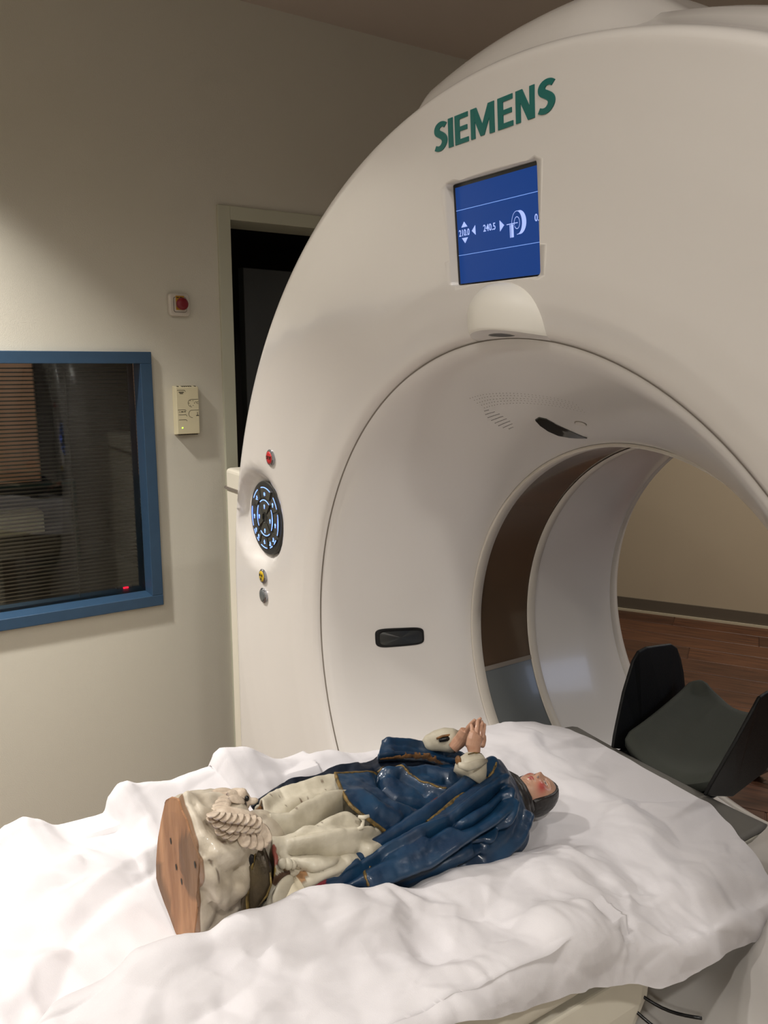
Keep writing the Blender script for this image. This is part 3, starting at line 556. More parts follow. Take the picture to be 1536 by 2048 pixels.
for d,y in [(.004,-.049),(.008,-.046),(.012,-.040),(.015,-.031),(.017,-.02),(.022,-.004),(.032,.016),(.043,.035),(.050,.06),(.055,.12),(.056,.30),(.056,.60),(.05,.75),(.035,.79),(.0,.81)]:
    row=[]
    for k in range(NT):
        th=2*math.pi*k/NT; r=r_out(th)+d; row.append((r*math.sin(th),y,r*math.cos(th)+ISO))
    rows.append(row)
fc=obj('front_cover',grid_bm(rows,closed=True),M['gantry'],ct)
# recess for the screen
SX0,SX1,SZ0,SZ1=-.098,.084,.630+ISO,.768+ISO
tiltm=Matrix.Translation((0,-.0345,.70+ISO))@Matrix.Rotation(R(5.9),4,'X')@Matrix.Translation((0,.0345,-.70-ISO))
cb_=rbox(bmesh.new(),-.018,.06,SX0,SX1,SZ0,SZ1,.007)
for v in cb_.verts: v.co=tiltm@Vector((v.co.y,v.co.x-.0345,v.co.z))
cut=obj('cut',cb_,M['gantry'],None,smooth=False)
bo=fc.modifiers.new('b','BOOLEAN'); bo.operation='DIFFERENCE'; bo.object=cut; bo.solver='EXACT'
freeze(fc); bpy.data.objects.remove(cut)
TS=tiltm@Matrix.Translation((0,-.0345,0))      # screen local: x right, z up (world), y depth
def sb(x0,x1,y0,y1,z0,z1): return bx(x0,x1,y0,y1,z0,z1,mtx=TS)
scr=obj('display',sb(SX0+.002,SX1-.001,.012,.02,SZ0+.002,SZ1-.001),M['bezel'],ct,smooth=False)
D0=SX0+.008; D1=SX1-.0005; E0=SZ0+.0025; E1=SZ1-.006
obj('screen_panel',sb(D0,D1,.0105,.012,E0,E1),M['scr'],scr,smooth=False)
def lx(f): return D0+(D1-D0)*f
def lz(f): return E0+(E1-E0)*f
bm=bmesh.new()
for f_ in (.765,.300): box(bm,D0,D1,.0100,.0105,lz(f_)-.0004,lz(f_)+.0004,mtx=TS)
obj('screen_rule',bm,M['scrline'],scr,smooth=False)
def tri(bm,pts,y0=.0098,y1=.0105):
    a=[bm.verts.new(TS@Vector((lx(x),y0,lz(z)))) for x,z in pts]; b_=[bm.verts.new(TS@Vector((lx(x),y1,lz(z)))) for x,z in pts]; n=len(pts)
    bm.faces.new(a); bm.faces.new(b_[::-1])
    for i in range(n): bm.faces.new((a[i],a[(i+1)%n],b_[(i+1)%n],b_[i]))
bm=bmesh.new()
tri(bm,[(.055,.585),(.130,.585),(.0925,.640)]); tri(bm,[(.055,.475),(.130,.475),(.0925,.420)])
tri(bm,[(.185,.530),(.228,.485),(.228,.580)]); tri(bm,[(.520,.470),(.520,.575),(.568,.522)])
obj('screen_arrow',bm,M['scrtxt'],scr,smooth=False)
TF=Matrix(((1,0,0,0),(0,0,-1,0),(0,1,0,0),(0,0,0,1)))    # text facing -y
def stext(s,fx_,fz_,size,sq): text(s,'screen_digits',M['scrtxt'],scr,TS@Matrix.Translation((lx(fx_),.0100,lz(fz_)))@TF,size,.0002,.0001,sq)
stext('210.0',.020,.496,.0124,.86); stext('240.5',.325,.498,.0126,.92); stext('0.0',.900,.498,.0126,.92)
bm=bmesh.new()
def arcband(bm,cx,cz,r0x,r0z,r1x,r1z,a0,a1,shift=0,n=40):
    for k in range(n):
        q=[]
        for a,rr in ((k,0),(k+1,0),(k+1,1),(k,1)):
            t=R(a0+(a1-a0)*a/n); rx,rz,sx=(r0x,r0z,0) if rr==0 else (r1x,r1z,shift); q.append(TS@Vector((cx+sx+rx*math.cos(t),.0100,cz+rz*math.sin(t))))
        bm.faces.new([bm.verts.new(p) for p in q])
gcx,gcz=lx(.712),lz(.520)
arcband(bm,gcx,gcz,.0095,.0140,.0102,.0147,-95,225)
arcband(bm,gcx,gcz,.0048,.0068,.0056,.0077,-150,200)
arcband(bm,gcx,gcz,.0100,.0145,.0125,.0146,-85,85,.0050)
box(bm,lx(.60),lx(.72),.0097,.0102,gcz-.0005,gcz+.0005,mtx=TS)
box(bm,lx(.645),lx(.672),.0097,.0102,gcz-.017,gcz-.001,mtx=TS); box(bm,lx(.632),lx(.637),.0097,.0102,gcz-.017,gcz-.001,mtx=TS)
obj('screen_scanner_pictogram',bm,M['scrtxt'],scr,smooth=False)

# lettering, each letter a raised piece
lg=bpy.data.objects.new('lettering',None); COL.objects.link(lg); lg.location=(0,-.05,.83+ISO); lg.parent=ct; lg.matrix_parent_inverse=ct.matrix_basis.inverted(); bpy.context.view_layer.update()
def plate(polys,ox,oz,h,name='letter'):
    bm=bmesh.new()
    for pts in polys:
        a=[];b_=[]
        for x,z in pts:
            X=ox+x*h*1.46; Z=oz+z*h; y=yface(math.hypot(X,Z-ISO)); a.append(bm.verts.new((X,y-.0012,Z))); b_.append(bm.verts.new((X,y+.003,Z)))
        n=len(pts); bm.faces.new(a); bm.faces.new(b_[::-1])
        for i in range(n): bm.faces.new((a[i],a[(i+1)%n],b_[(i+1)%n],b_[i]))
    bmesh.ops.triangulate(bm,faces=[f for f in bm.faces if len(f.verts)>4])
    return obj(name,bm,M['teal'],lg,smooth=False)
def rect(x0,x1,z0,z1): return [(x0,z0),(x1,z0),(x1,z1),(x0,z1)]
def s_glyph():
    # centre line of an S stroked with a varying width
    C=[(.475,.835),(.40,.895),(.28,.915),(.165,.865),(.115,.755),(.145,.645),(.26,.555),(.375,.455),(.425,.33),(.385,.195),(.275,.095),(.14,.085),(.03,.135)]
    C=[Vector((x,z,0)) for x,z in C]; N=40; L=[];Rr=[]
    for k in range(N+1):
        p=cr(C,k/N); q=cr(C,min(1,k/N+.01))-cr(C,max(0,k/N-.01)); t=q.normalized(); n=Vector((-t.y,t.x,0))
        w_=.088+.03*math.sin(math.pi*k/N)**2
        L.append((p.x+n.x*w_,p.y+n.y*w_)); Rr.append((p.x-n.x*w_,p.y-n.y*w_))
    return [[L[k],L[k+1],Rr[k+1],Rr[k]] for k in range(N)]
GL={'S':(s_glyph(),.56),'I':([rect(.0,.19,0,1)],.26),
 'E':([rect(0,.19,0,1),rect(.19,.52,.84,1),rect(.19,.49,.43,.58),rect(.19,.53,0,.16)],.60),
 'M':([[(0,0),(.16,0),(.16,.72),(.16,1),(.0,1)],[(.0,1),(.22,1),(.44,.38),(.36,.02)],[(.66,1),(.88,1),(.50,.02),(.42,.34)],[(.36,.02),(.50,.02),(.48,.36),(.40,.36)],[(.70,0),(.88,0),(.88,1),(.70,.80)]],.96),
 'N':([rect(0,.16,0,1),[(0,1),(.22,1),(.62,0),(.40,0)],rect(.46,.62,0,1)],.70)}
x=-.1165; H=.0365
for ch in 'SIEMENS':
    g_,adv=GL[ch]; plate(g_,x,.8125+ISO,H); x+=adv*H*1.53
    # letters are spaced to the width of the printed word
bpy.context.view_layer.update()
for o in lg.children: 
    pass

# funnel, rims, bore
FUN=[(0.0, 0.556), (0.004, 0.548), (0.012, 0.538), (0.03, 0.524), (0.06, 0.503), (0.1, 0.477), (0.14, 0.453), (0.18, 0.431), (0.22, 0.412), (0.25, 0.401), (0.272, 0.395)]
obj('bore_funnel',revolve([(r,y) for y,r in FUN],seg=200),M['bore'],ct)
obj('seam_groove',revolve([(.5575,.002),(.556,-.002),(.5545,.0015),(.5535,.004)],seg=200),M['groove'],ct)
obj('bore_rim',revolve([(.395,.270),(.3905,.268),(.389,.270),(.389,.2925),(.3915,.2935)],seg=180),M['ring'],ct)
obj('bore_rim',revolve([(.3915,.426),(.389,.427),(.389,.447),(.392,.449)],seg=180),M['ring'],ct)
obj('bore_window',revolve([(.3925,.290),(.3925,.430)],a0=-107,a1=107,seg=150),M['mylar'],ct)
obj('bore_window',revolve([(.3915,.290),(.3915,.430)],a0=107.8,a1=252.2,seg=90),M['mylar2'],ct)
obj('window_seam',revolve([(.3905,.290),(.3905,.430)],a0=-108.2,a1=-106.8,seg=3),M['groove'],ct)
obj('rear_rim',revolve([(.4185,.722),(.4165,.728),(.4165,.734),(.4195,.741)],seg=180),M['ring'],ct)
obj('rear_bore',revolve([(.392,.446),(.392,.58),(.394,.62),(.400,.66),(.410,.70),(.421,.73),(.424,.735),(.432,.755),(.441,.775),(.4545,.790),(.47,.80)],seg=200),M['bore'],ct)
rows=[]
for f_ in (0,.05,.95,1):
    row=[]
    for k in range(120):
        th=2*math.pi*k/120; ro=r_out(th)+.0; r=.47+(ro-.47)*f_; row.append((r*math.sin(th),.80+(.01 if 0<f_<1 else 0)+(.01 if f_==1 else 0),r*math.cos(th)+ISO))
    rows.append(row)
obj('rear_cover',grid_bm(rows,closed=True),M['gantry'],ct)
# top hood
def sstep(a,b,x): 
    t=max(0,min(1,(x-a)/(b-a))); return t*t*(3-2*t)
rows=[]
for j in range(36):
    y=-.038+.60*(j/35)**1.6; row=[]
    for k in range(81):
        a=-19+38*k/80
        sh=.886+ (.017*sstep(-.05,-.03,y)+.018*sstep(-.03,.02,y)+.020*sstep(.01,.07,y))
        mk=min(sstep(-15.8,-13.4,a),sstep(15,5,a)); h=(.048*sstep(-.045,.035,y)+.012*sstep(.0,.2,y))*mk-.008
        r=sh-.002+h
        row.append((r*math.sin(R(a)),y,r*math.cos(R(a))+ISO))
    rows.append(row)
obj('top_hood',grid_bm(rows),M['gantry'],ct)
# side cover behind the left edge
bm=bx(-1.36,-.90,.12,.78,.02,.212+ISO); obj('side_cover',bm,M['cream'],ct,smooth=False,bevel=.012)
obj('side_cover_groove',bx(-1.363,-.93,.116,.125,.150+ISO,.158+ISO),M['groove'],ct,smooth=False)
obj('gantry_base',bx(-.86,.86,.0,.76,0,.065),M['gantry'],ct,smooth=False,bevel=.01)

# laser housing above the mouth
bx0=.004
rows=[]
for i in range(25):
    t=i/24; row=[]
    z=.556+.072*t
    for k in range(41):
        s=-1+2*k/40; hw=.075*math.sqrt(max(0,1-t**2.6))+.0005; x=bx0+s*hw
        zz=z; rr=math.hypot(x,zz)
        prot=.036*(max(0,1-t**2)**.55)*max(0,1-abs(s)**2.2)**.75
        lift_=.009*max(0,1-s*s)*(1-t)**6; zz=max(zz,math.sqrt(max(.556**2-x*x,0)))+.001+lift_
        row.append((x,yface(math.hypot(x,zz))-prot+.0005,zz+ISO))
    rows.append(row)
lh=obj('laser_housing',grid_bm(rows),M['housing'],ct)
row0=rows[0]; under=[row0,[(p[0],.001,math.sqrt(max(.556**2-p[0]**2,0))-.0005+ISO) for p in row0]]
obj('housing_underside',grid_bm(under),M['gantry'],lh)
bm=bmesh.new(); r=bmesh.ops.create_circle(bm,cap_ends=True,segments=28,radius=1)
for v in r['verts']: v.co=Vector((bx0+v.co.x*.026,-.019+v.co.y*.008,.5596-v.co.y*.0022+ISO))
obj('laser_lens',bm,M['black'],lh,smooth=False)
# mirror slot on the left flank of the funnel
def on_funnel(th,y,lift=0):
    y=max(0,min(.27,y))
    for (ya,ra),(yb,rb) in zip(FUN,FUN[1:]):
        if y<=yb: r=ra+(rb-ra)*(y-ya)/(yb-ya); break
    r-=lift; return Vector((r*math.sin(th),y,r*math.cos(th)+ISO))
def fpatch(name,m,parent,c,ly,lt,lift,ang=0,n=44,power=2.0,thick=.004,skew=0):
    """superellipse patch lying on the funnel; c=(theta,y)"""
    bm=bmesh.new(); top=[];bot=[]
    for k in range(n):
        a=2*math.pi*k/n; ca,sa=math.cos(a),math.sin(a)
        u=ly*math.copysign(abs(ca)**(2/power),ca); v=lt*math.copysign(abs(sa)**(2/power),sa)+skew*u
        uu=u*math.cos(ang)-v*math.sin(ang); vv=u*math.sin(ang)+v*math.cos(ang)
        top.append(bm.verts.new(on_funnel(c[0]+vv/.46,c[1]+uu,lift))); bot.append(bm.verts.new(on_funnel(c[0]+vv/.46,c[1]+uu,lift-thick)))
    ct_=bm.verts.new(on_funnel(c[0],c[1],lift))
    for i in range(n):
        j=(i+1)%n; bm.faces.new((top[i],top[j],bot[j],bot[i])); bm.faces.new((top[i],ct_,top[j]))
    return obj(name,bm,m,parent,smooth=False)
ms0=Vector((-0.4815, 0.0889, 0.9872)); ms1=Vector((-0.4323, 0.1736, 0.9923)); mc=Vector((-0.456, 0.1306, 0.989)); mt=Vector((-0.4575, 0.1314, 1.008)); mb=Vector((-0.4545, 0.1297, 0.9689))
def thy(p): return (math.atan2(p.x,p.z-ISO),p.y)
cth,cy=thy(mc); hly=abs(thy(ms1)[1]-thy(ms0)[1])/2; hlt=abs(thy(mt)[0]-thy(mb)[0])*.46/2; cy=(thy(ms1)[1]+thy(ms0)[1])/2; cth=(thy(ms1)[0]+thy(ms0)[0])/2
an=math.atan2((thy(ms1)[0]-thy(ms0)[0])*.46,(thy(ms1)[1]-thy(ms0)[1]))
sl_=fpatch('laser_slot',M['black'],ct,(cth,cy),hly*1.03,hlt,.0018,an,power=5)
fpatch('slot_mirror',M['mirror'],sl_,(cth,cy),hly*.90,hlt*.74,.0062,an,power=5,thick=.001)
# dark lens blade and speaker holes near the top of the funnel
pl_=[(-0.1062, 0.1547, 1.4619),(-0.0937, 0.1512, 1.4668),(-0.0849, 0.1581, 1.4648),(-0.0813, 0.1727, 1.4572),(-0.0829, 0.193, 1.4466),(-0.0808, 0.2119, 1.4377),(-0.073, 0.2248, 1.4336),(-0.0644, 0.2321, 1.4323),(-0.0783, 0.2282, 1.4314),(-0.0923, 0.2196, 1.4315),(-0.1052, 0.2072, 1.4344),(-0.1101, 0.1887, 1.4423),(-0.1102, 0.1702, 1.4521)]
bm=bmesh.new(); tp=[];bt=[]
for p in pl_:
    a,b_=thy(Vector(p)); tp.append(bm.verts.new(on_funnel(a,b_,.002))); bt.append(bm.verts.new(on_funnel(a,b_,-.002)))
bm.faces.new(tp)
for i in range(len(tp)): j=(i+1)%len(tp); bm.faces.new((tp[i],tp[j],bt[j],bt[i]))
bmesh.ops.triangulate(bm,faces=[f for f in bm.faces if len(f.verts)>4])
obj('blade_lens',bm,M['glass'],ct,smooth=False)
a0_,b0_=thy(Vector((-0.0318, 0.1805, 1.4595)))
mic=fpatch('intercom_button',M['groove'],ct,(a0_,b0_),.0075,.0115,.0012,0,n=28); fpatch('button_face',M['gantry'],mic,(a0_,b0_),.0065,.0104,.0018,0,n=28,thick=.001)
bm=bmesh.new()
def hole(bm,th,y,r):
    c=on_funnel(th,y,.0004); vs=[]
    for k in range(7):
        a=2*math.pi*k/7; vs.append(bm.verts.new(on_funnel(th+r*math.sin(a)/.46,y+r*math.cos(a),.0005)))
    bm.faces.new(vs)
c0=[thy(Vector(p)) for p in ((-0.1779, 0.1009, 1.4717),(-0.1549, 0.1048, 1.4778),(-0.149, 0.1542, 1.4492),(-0.1759, 0.1542, 1.4389))]
for i in range(10):
    for j in range(8):
        u=i/9; v=j/7
        if (u-.5)**2+(v-.5)**2>.30: continue
        th=(c0[0][0]*(1-u)+c0[1][0]*u)*(1-v)+(c0[3][0]*(1-u)+c0[2][0]*u)*v
        y=(c0[0][1]*(1-u)+c0[1][1]*u)*(1-v)+(c0[3][1]*(1-u)+c0[2][1]*u)*v
        hole(bm,th,y,.0009)
o=obj('speaker_holes',bm,M['black'],ct,smooth=False); o['kind']='stuff'
bm=bmesh.new()
d0=[thy(Vector(p)) for p in ((-0.1816, 0.0695, 1.492),(-0.1435, 0.0742, 1.5023),(-0.1017, 0.0846, 1.506),(-0.059, 0.097, 1.505),(-0.018, 0.1091, 1.5012),(0.0209, 0.1211, 1.4938))]
for q in range(2,33):
    t=q/34*5; i=min(int(t),4); f_=t-i; th=d0[i][0]*(1-f_)+d0[i+1][0]*f_; y=d0[i][1]*(1-f_)+d0[i+1][1]*f_
    for j in range(5):
        hole(bm,th+.004*(j%2),y+j*.0065,.0008)
o=obj('speaker_holes',bm,M['groove'],ct,smooth=False); o['kind']='stuff'; o['label']='faint arc of tiny perforations'

# control panel dish
cp=bpy.data.objects.new('control_panel',None); COL.objects.link(cp); cp.location=(PC[0],-.03,PC[1]+ISO); cp.parent=ct; cp.matrix_parent_inverse=ct.matrix_basis.inverted(); bpy.context.view_layer.update()
PY_=-.0275
bm=tube(bmesh.new(),[(PC[0],PY_+.01,PC[1]+ISO),(PC[0],PY_+.001,PC[1]+ISO),(PC[0],PY_,PC[1]+ISO)],[PRX,PRX,PRX-.002],72)
obj('panel_face',bm,M['btnblk'],cp,smooth=False)
def sector(name,m,r0,r1,a0,a1,y0,y1,parent,n=8):
    bm=bmesh.new(); F_=[];Bk=[]
    pts=[(r1,a0+(a1-a0)*k/n) for k in range(n+1)]+[(r0,a1+(a0-a1)*k/n) for k in range(n+1)]
    for r,a in pts:
        x=PC[0]+.001+r*PRX*math.cos(R(a)); z=PC[1]+.001+r*PRZ*math.sin(R(a))+ISO; F_.append(bm.verts.new((x,y0,z))); Bk.append(bm.verts.new((x,y1,z)))
    bm.faces.new(F_); bm.faces.new(Bk[::-1])
    for i in range(len(pts)): j=(i+1)%len(pts); bm.faces.new((F_[i],F_[j],Bk[j],Bk[i]))
    bmesh.ops.triangulate(bm,faces=[f for f in bm.faces if len(f.verts)>4])
    return obj(name,bm,m,parent,smooth=False)
def glyph(parent,r,a,kind):
    cx=PC[0]+r*PRX*math.cos(R(a)); cz=PC[1]+r*PRZ*math.sin(R(a))+ISO; s=.0043; y=PY_-.0034; bm=bmesh.new()
    if kind==0: ellipsoid(bm,(cx,y,cz+s*.35),((1,0,0),(0,1,0),(0,0,1)),(s*.75,.0004,s*.75),10,6); box(bm,cx-s*.25,cx+s*.25,y-.0004,y+.0004,cz-s*1.2,cz+s*.3)
    elif kind==1:
        for q in (0,60,120):
            m_=Matrix.Translation((cx,y,cz))@Matrix.Rotation(R(q),4,'Y'); box(bm,-s*.12,s*.12,-.0004,.0004,-s,s,mtx=m_)
    elif kind==2:
        box(bm,cx-s,cx+s,y-.0004,y+.0004,cz-s*1.0,cz-s*.6); box(bm,cx-s*.3,cx+s*.3,y-.0004,y+.0004,cz-s*.4,cz+s*1.1); box(bm,cx-s*.1,cx+s*.8,y-.0004,y+.0004,cz-s*.1,cz+s*.3)
    else:
        box(bm,cx-s*.2,cx+s*.2,y-.0004,y+.0004,cz-s*1.1,cz+s*1.1); box(bm,cx-s*.7,cx+s*.7,y-.0004,y+.0004,cz-s*.2,cz+s*.2); box(bm,cx,cx+s,y-.0004,y+.0004,cz-s*.9,cz-s*.6)
    obj('lit_symbol',bm,M['icon'],parent,smooth=False)
for r0,r1,a0,a1,gr,ga,kd in ((.56,.84,62,108,.66,88,1),(.56,.84,22,52,.68,40,0),(.56,.84,-28,18,.66,-8,0),(.56,.84,-52,-34,.72,-44,2),(.56,.84,-72,-55,.72,-64,2),(.56,.84,-112,-80,.66,-94,3),(.56,.84,-133,-118,.70,-126,0),(.56,.84,-152,-136,.70,-144,0),(.56,.84,163,207,.66,184,0),(.56,.84,118,150,.68,134,2),
  (.16,.50,52,128,.32,90,0),(.16,.50,-38,38,.34,-4,0),(.16,.50,-128,-52,.34,-90,0),(.16,.50,142,218,.34,180,0)):
    b_=sector('button',M['btnedge'],r0,r1,a0,a1,PY_-.003,PY_+.001,cp)
    sector('lit_arc',M['icon'],r1-.026,r1-.004,a0+3,a1-3,PY_-.0036,PY_-.002,b_)
    glyph(b_,gr,ga,kd)
# round push buttons on the cover
def push(name,lab,px,face,rr,mark=None):
    x,z=px; y=yface(math.hypot(x,z)); c=(x,z+ISO)
    b_=obj(name,tube(bmesh.new(),[(x,y+.004,c[1]),(x,y-.0025,c[1]),(x,y-.0045,c[1])],[rr*.98,rr,rr*.86],32),M['chrome'],ct,smooth=False)
    f=obj('button_cap',tube(bmesh.new(),[(x,y-.002,c[1]),(x,y-.0050,c[1]),(x,y-.0058,c[1])],[rr*.80,rr*.76,rr*.5],28),face,b_)
    b_['label']=lab
    if mark=='stop': text('STOP','button_print',M['darkgroove'],b_,Matrix.Translation((x-rr*.62,y-.0063,c[1]-rr*.2))@TF,rr*.6,.0003,0,.9)
    if mark=='rad':
        bm=bmesh.new()
        for a in (30,150,270):
            q=[(x+rr*.15*math.cos(R(a+d)),y-.0063,c[1]+rr*.15*math.sin(R(a+d))) for d in (-28,28)]+[(x+rr*.52*math.cos(R(a+d)),y-.0063,c[1]+rr*.52*math.sin(R(a+d))) for d in (28,0,-28)]
            bm.faces.new([bm.verts.new(p) for p in q])
        obj('button_print',bm,M['black'],b_,smooth=False)
    return b_
push('push_button','red emergency push button',(-.695,.321),M['red'],.0175,'stop')
push('push_button','yellow push button with a radiation sign',(-.752,.047),M['yellow'],.0165,'rad')
push('push_button','plain grey push button',(-.752,.002),M['greybtn'],.0175)

# ================================================================= TABLE
tb=empty('patient_table',(0,-.6,0),'cream patient table running into the scanner under the white sheet','table'); bpy.context.view_layer.update()
# pallet with a rounded end
def prof_pts(hw,zt,zb,r):
    P=[(-hw+r,zb),(hw-r,zb),(hw,zb+r),(hw,zt-.006),(hw-.006,zt)]
    return P
rows=[]
for y,ins in [(-1.9,0),(.36,0),(.385,.004),(.396,.012),(.40,.03)]:
    hw=.213-ins; row=[]
    for k in range(21): s=-1+2*k/20; row.append((s*hw,y,ISO-.215+.004*s*s))
    for k in range(21): s=1-2*k/20; row.append((s*hw*.97,y-ins*.3,ISO-.226-.035*(1-s*s)**.5))
    rows.append(row)
obj('table_top',grid_bm(rows,closed=True,capends=True),M['cream'],tb)
rows=[]
for y,ins in [(-1.9,0),(.375,0),(.392,.003),(.402,.008),(.406,.016)]:
    row=[]; hw=.214-ins
    for k in range(31): s=-1+2*k/30; row.append((s*hw,y,ISO-.2105-ins*.4+.004*abs(s)**3))
    for k in range(31): s=1-2*k/30; row.append((s*(hw-.002),y,ISO-.2165+.004*abs(s)**3))
    rows.append(row)
obj('mattress_pad',grid_bm(rows,closed=True,capends=True),M['pad'],tb)
# carriage with raised side rails
def rail(sx):
    rows=[]
    for y,k in [(-1.9,1),(-.40,1),(-.12,1),(-.075,.95),(-.05,.84),(-.036,.66),(-.030,.42)]:
        if sx<0: y-=.15
        row=[]; cxx=.262; zt=ISO-.140; zb=ISO-.225; zm=(zt+zb)/2; hh=(zt-zb)/2*k; ww=.026*k
        for a in range(0,360,15):
            ca,sa=math.cos(R(a)),math.sin(R(a)); row.append((sx*(cxx+ww*math.copysign(abs(ca)**.6,ca)),y,zm+hh*math.copysign(abs(sa)**.7,sa)))
        rows.append(row)
    return obj('side_rail',grid_bm(rows,closed=True,capends=True),M['cream'],tb)
rail(1); rail(-1)
rows=[]
for y,dz in [(-1.9,0),(.04,0),(.058,.004),(.068,.012)]:
    zt=ISO-.262; zb=ISO-.45
    hw=.262-dz
    row=[(-hw,y,zt),(hw,y,zt),(hw+.004,y-.01,zt-.05),(hw-.01,y-.06,zb),(-hw+.01,y-.06,zb),(-hw-.004,y-.01,zt-.05)]
    rows.append(row)
obj('carriage',grid_bm(rows,closed=True,capends=True),M['cream'],tb,smooth=False,bevel=.004)
obj('table_column',bx(-.20,.20,-1.5,-.25,.06,ISO-.45),M['cream'],tb,smooth=False,bevel=.02)
obj('table_foot',bx(-.28,.28,-1.8,-.12,0,.08),M['cream'],tb,smooth=False,bevel=.015)
text('M','maker_print',M['black'],tb,Matrix.Translation((.2995,-.235,ISO-.236))@TW,.028,.0004,.0006)
# cables hanging between table and gantry
for a,b_ in (((.24,.03,ISO-.30),(.33,.07,ISO-.305)),((.24,.02,ISO-.315),(.34,.06,ISO-.34))):
    a=Vector(a);b_=Vector(b_); pts=[a.lerp(b_,k/10)-Vector((0,0,.012*math.sin(math.pi*k/10))) for k in range(11)]
    o=obj('cable',tube(bmesh.new(),pts,.0022,8),M['black'],tb)

# ---------------------------------------------------------------- head holder
hh=empty('head_holder',(0,.42,ISO-.19),'black shell head rest with a dark green grey cushion at the table end','head rest'); bpy.context.view_layer.update()
def wing(sx):
    P=[(.385,-.205),(.392,-.185),(.404,-.160),(.43,-.108),(.462,-.052),(.476,-.036),(.500,-.032),(.54,-.036),(.575,-.040),(.595,-.052),(.607,-.075),(.612,-.11),(.612,-.175),(.56,-.215),(.47,-.235)]
    bm=bmesh.new()
    def X(y,z): return sx*(.098+.030*min(1,max(0,(z+.22)/.15)))
    A=[bm.verts.new((X(y,z)-sx*.0035,y,z+ISO)) for y,z in P]; Bq=[bm.verts.new((X(y,z)+sx*.0035,y,z+ISO)) for y,z in P]; n=len(P)
    fa=bm.faces.new(A); fb=bm.faces.new(Bq[::-1])
    for i in range(n): bm.faces.new((A[i],A[(i+1)%n],Bq[(i+1)%n],Bq[i]))
    bmesh.ops.triangulate(bm,faces=[fa,fb])
    return obj('side_wing',bm,M['blacksoft'],hh,smooth=False,bevel=.0025)
wing(-1); wing(1)
rows=[]
for k in range(12):
    t=k/11; y=.385+.225*t; zz=-.245+.035*t*t; row=[]
    for j in range(25):
        s=-1+2*j/24; row.append((s*.101,y,ISO+zz+.030*abs(s)**2.5))
    for j in range(25):
        s=1-2*j/24; row.append((s*.097,y,ISO+zz-.007+.028*abs(s)**2.5))
    rows.append(row)
obj('shell_floor',grid_bm(rows,closed=True,capends=True),M['blacksoft'],hh)
rows=[]
for k in range(22):
    t=k/21; y=.412+.222*t
    zc=-.215+.075*t**1.3; e_=min(1,t/.08,(1-t)/.08); e_=math.sqrt(max(0,1-(1-e_)**2)); row=[]
    wn_=1-.22*sstep(.80,1.0,t)**2
    for j in range(33):
        s=-1+2*j/32; row.append((s*.094*wn_,y-.012*sstep(.5,1,abs(s))*sstep(.7,1,t),ISO+zc-.012+.012*e_+.042*abs(s)**2.2-.006*(abs(s)>.96)))
    for j in range(33):
        s=1-2*j/32; row.append((s*.093*wn_,y-.012*sstep(.5,1,abs(s))*sstep(.7,1,t),ISO+zc-.030+.040*abs(s)**2.2))
    rows.append(row)
obj('cushion',grid_bm(rows,closed=True,capends=True),M['cushion'],hh)
obj('mounting_tongue',bx(-.05,.05,.33,.44,ISO-.262,ISO-.248),M['black'],hh,smooth=False,bevel=.003)

# ---------------------------------------------------------------- equipment base with castor behind the scanner
cs=empty('equipment_trolley',(-.55,2.0,0),'black swivel castor trolley foot on the wood floor behind the head rest','trolley'); bpy.context.view_layer.update()
q=Vector((-.72,1.955,0))
bm=bmesh.new(); 
for s in (-1,1): tube(bm,[q+Vector((-.004,s*.012-.009*1,.034)),q+Vector((-.004,s*.012+.009,.034))],.034,28)
obj('castor_wheel',bm,M['black'],cs,smooth=False,bevel=.003)
rows=[]
for a in range(-10,200,12):
    rows.append([(q.x-.004+.041*math.cos(R(a)),q.y+yy,.034+.041*math.sin(R(a))) for yy in (-.026,-.012,.012,.026)])
o=obj('castor_hood',grid_bm(rows),M['greybtn'],cs); s=o.modifiers.new('s','SOLIDIFY'); s.thickness=.004
obj('castor_stem',tube(bmesh.new(),[q+Vector((.005,0,.07)),q+Vector((.005,0,.11))],.008,12),M['chrome'],cs)
obj('base_leg',tube(bmesh.new(),[q+Vector((.0,0,.112)),q+Vector((.18,.06,.118)),q+Vector((.34,.11,.125))],[.016,.018,.022],14),M['black'],cs)
obj('column',tube(bmesh.new(),[q+Vector((.34,.11,.11)),q+Vector((.34,.11,.95))],.02,16),M['chrome'],cs)
for dx,dy in ((.62,.03),(.40,-.22),(.42,.42)):
    q2=q+Vector((dx,dy,0))
    obj('base_leg',tube(bmesh.new(),[q+Vector((.34,.11,.125)),q2+Vector((0,0,.112))],[.022,.016],14),M['black'],cs)
    obj('castor_wheel',tube(bmesh.new(),[q2+Vector((0,-.02,.034)),q2+Vector((0,.02,.034))],.034,24),M['black'],cs,smooth=False,bevel=.003)
    obj('castor_stem',tube(bmesh.new(),[q2+Vector((0,0,.065)),q2+Vector((0,0,.11))],.008,12),M['chrome'],cs)

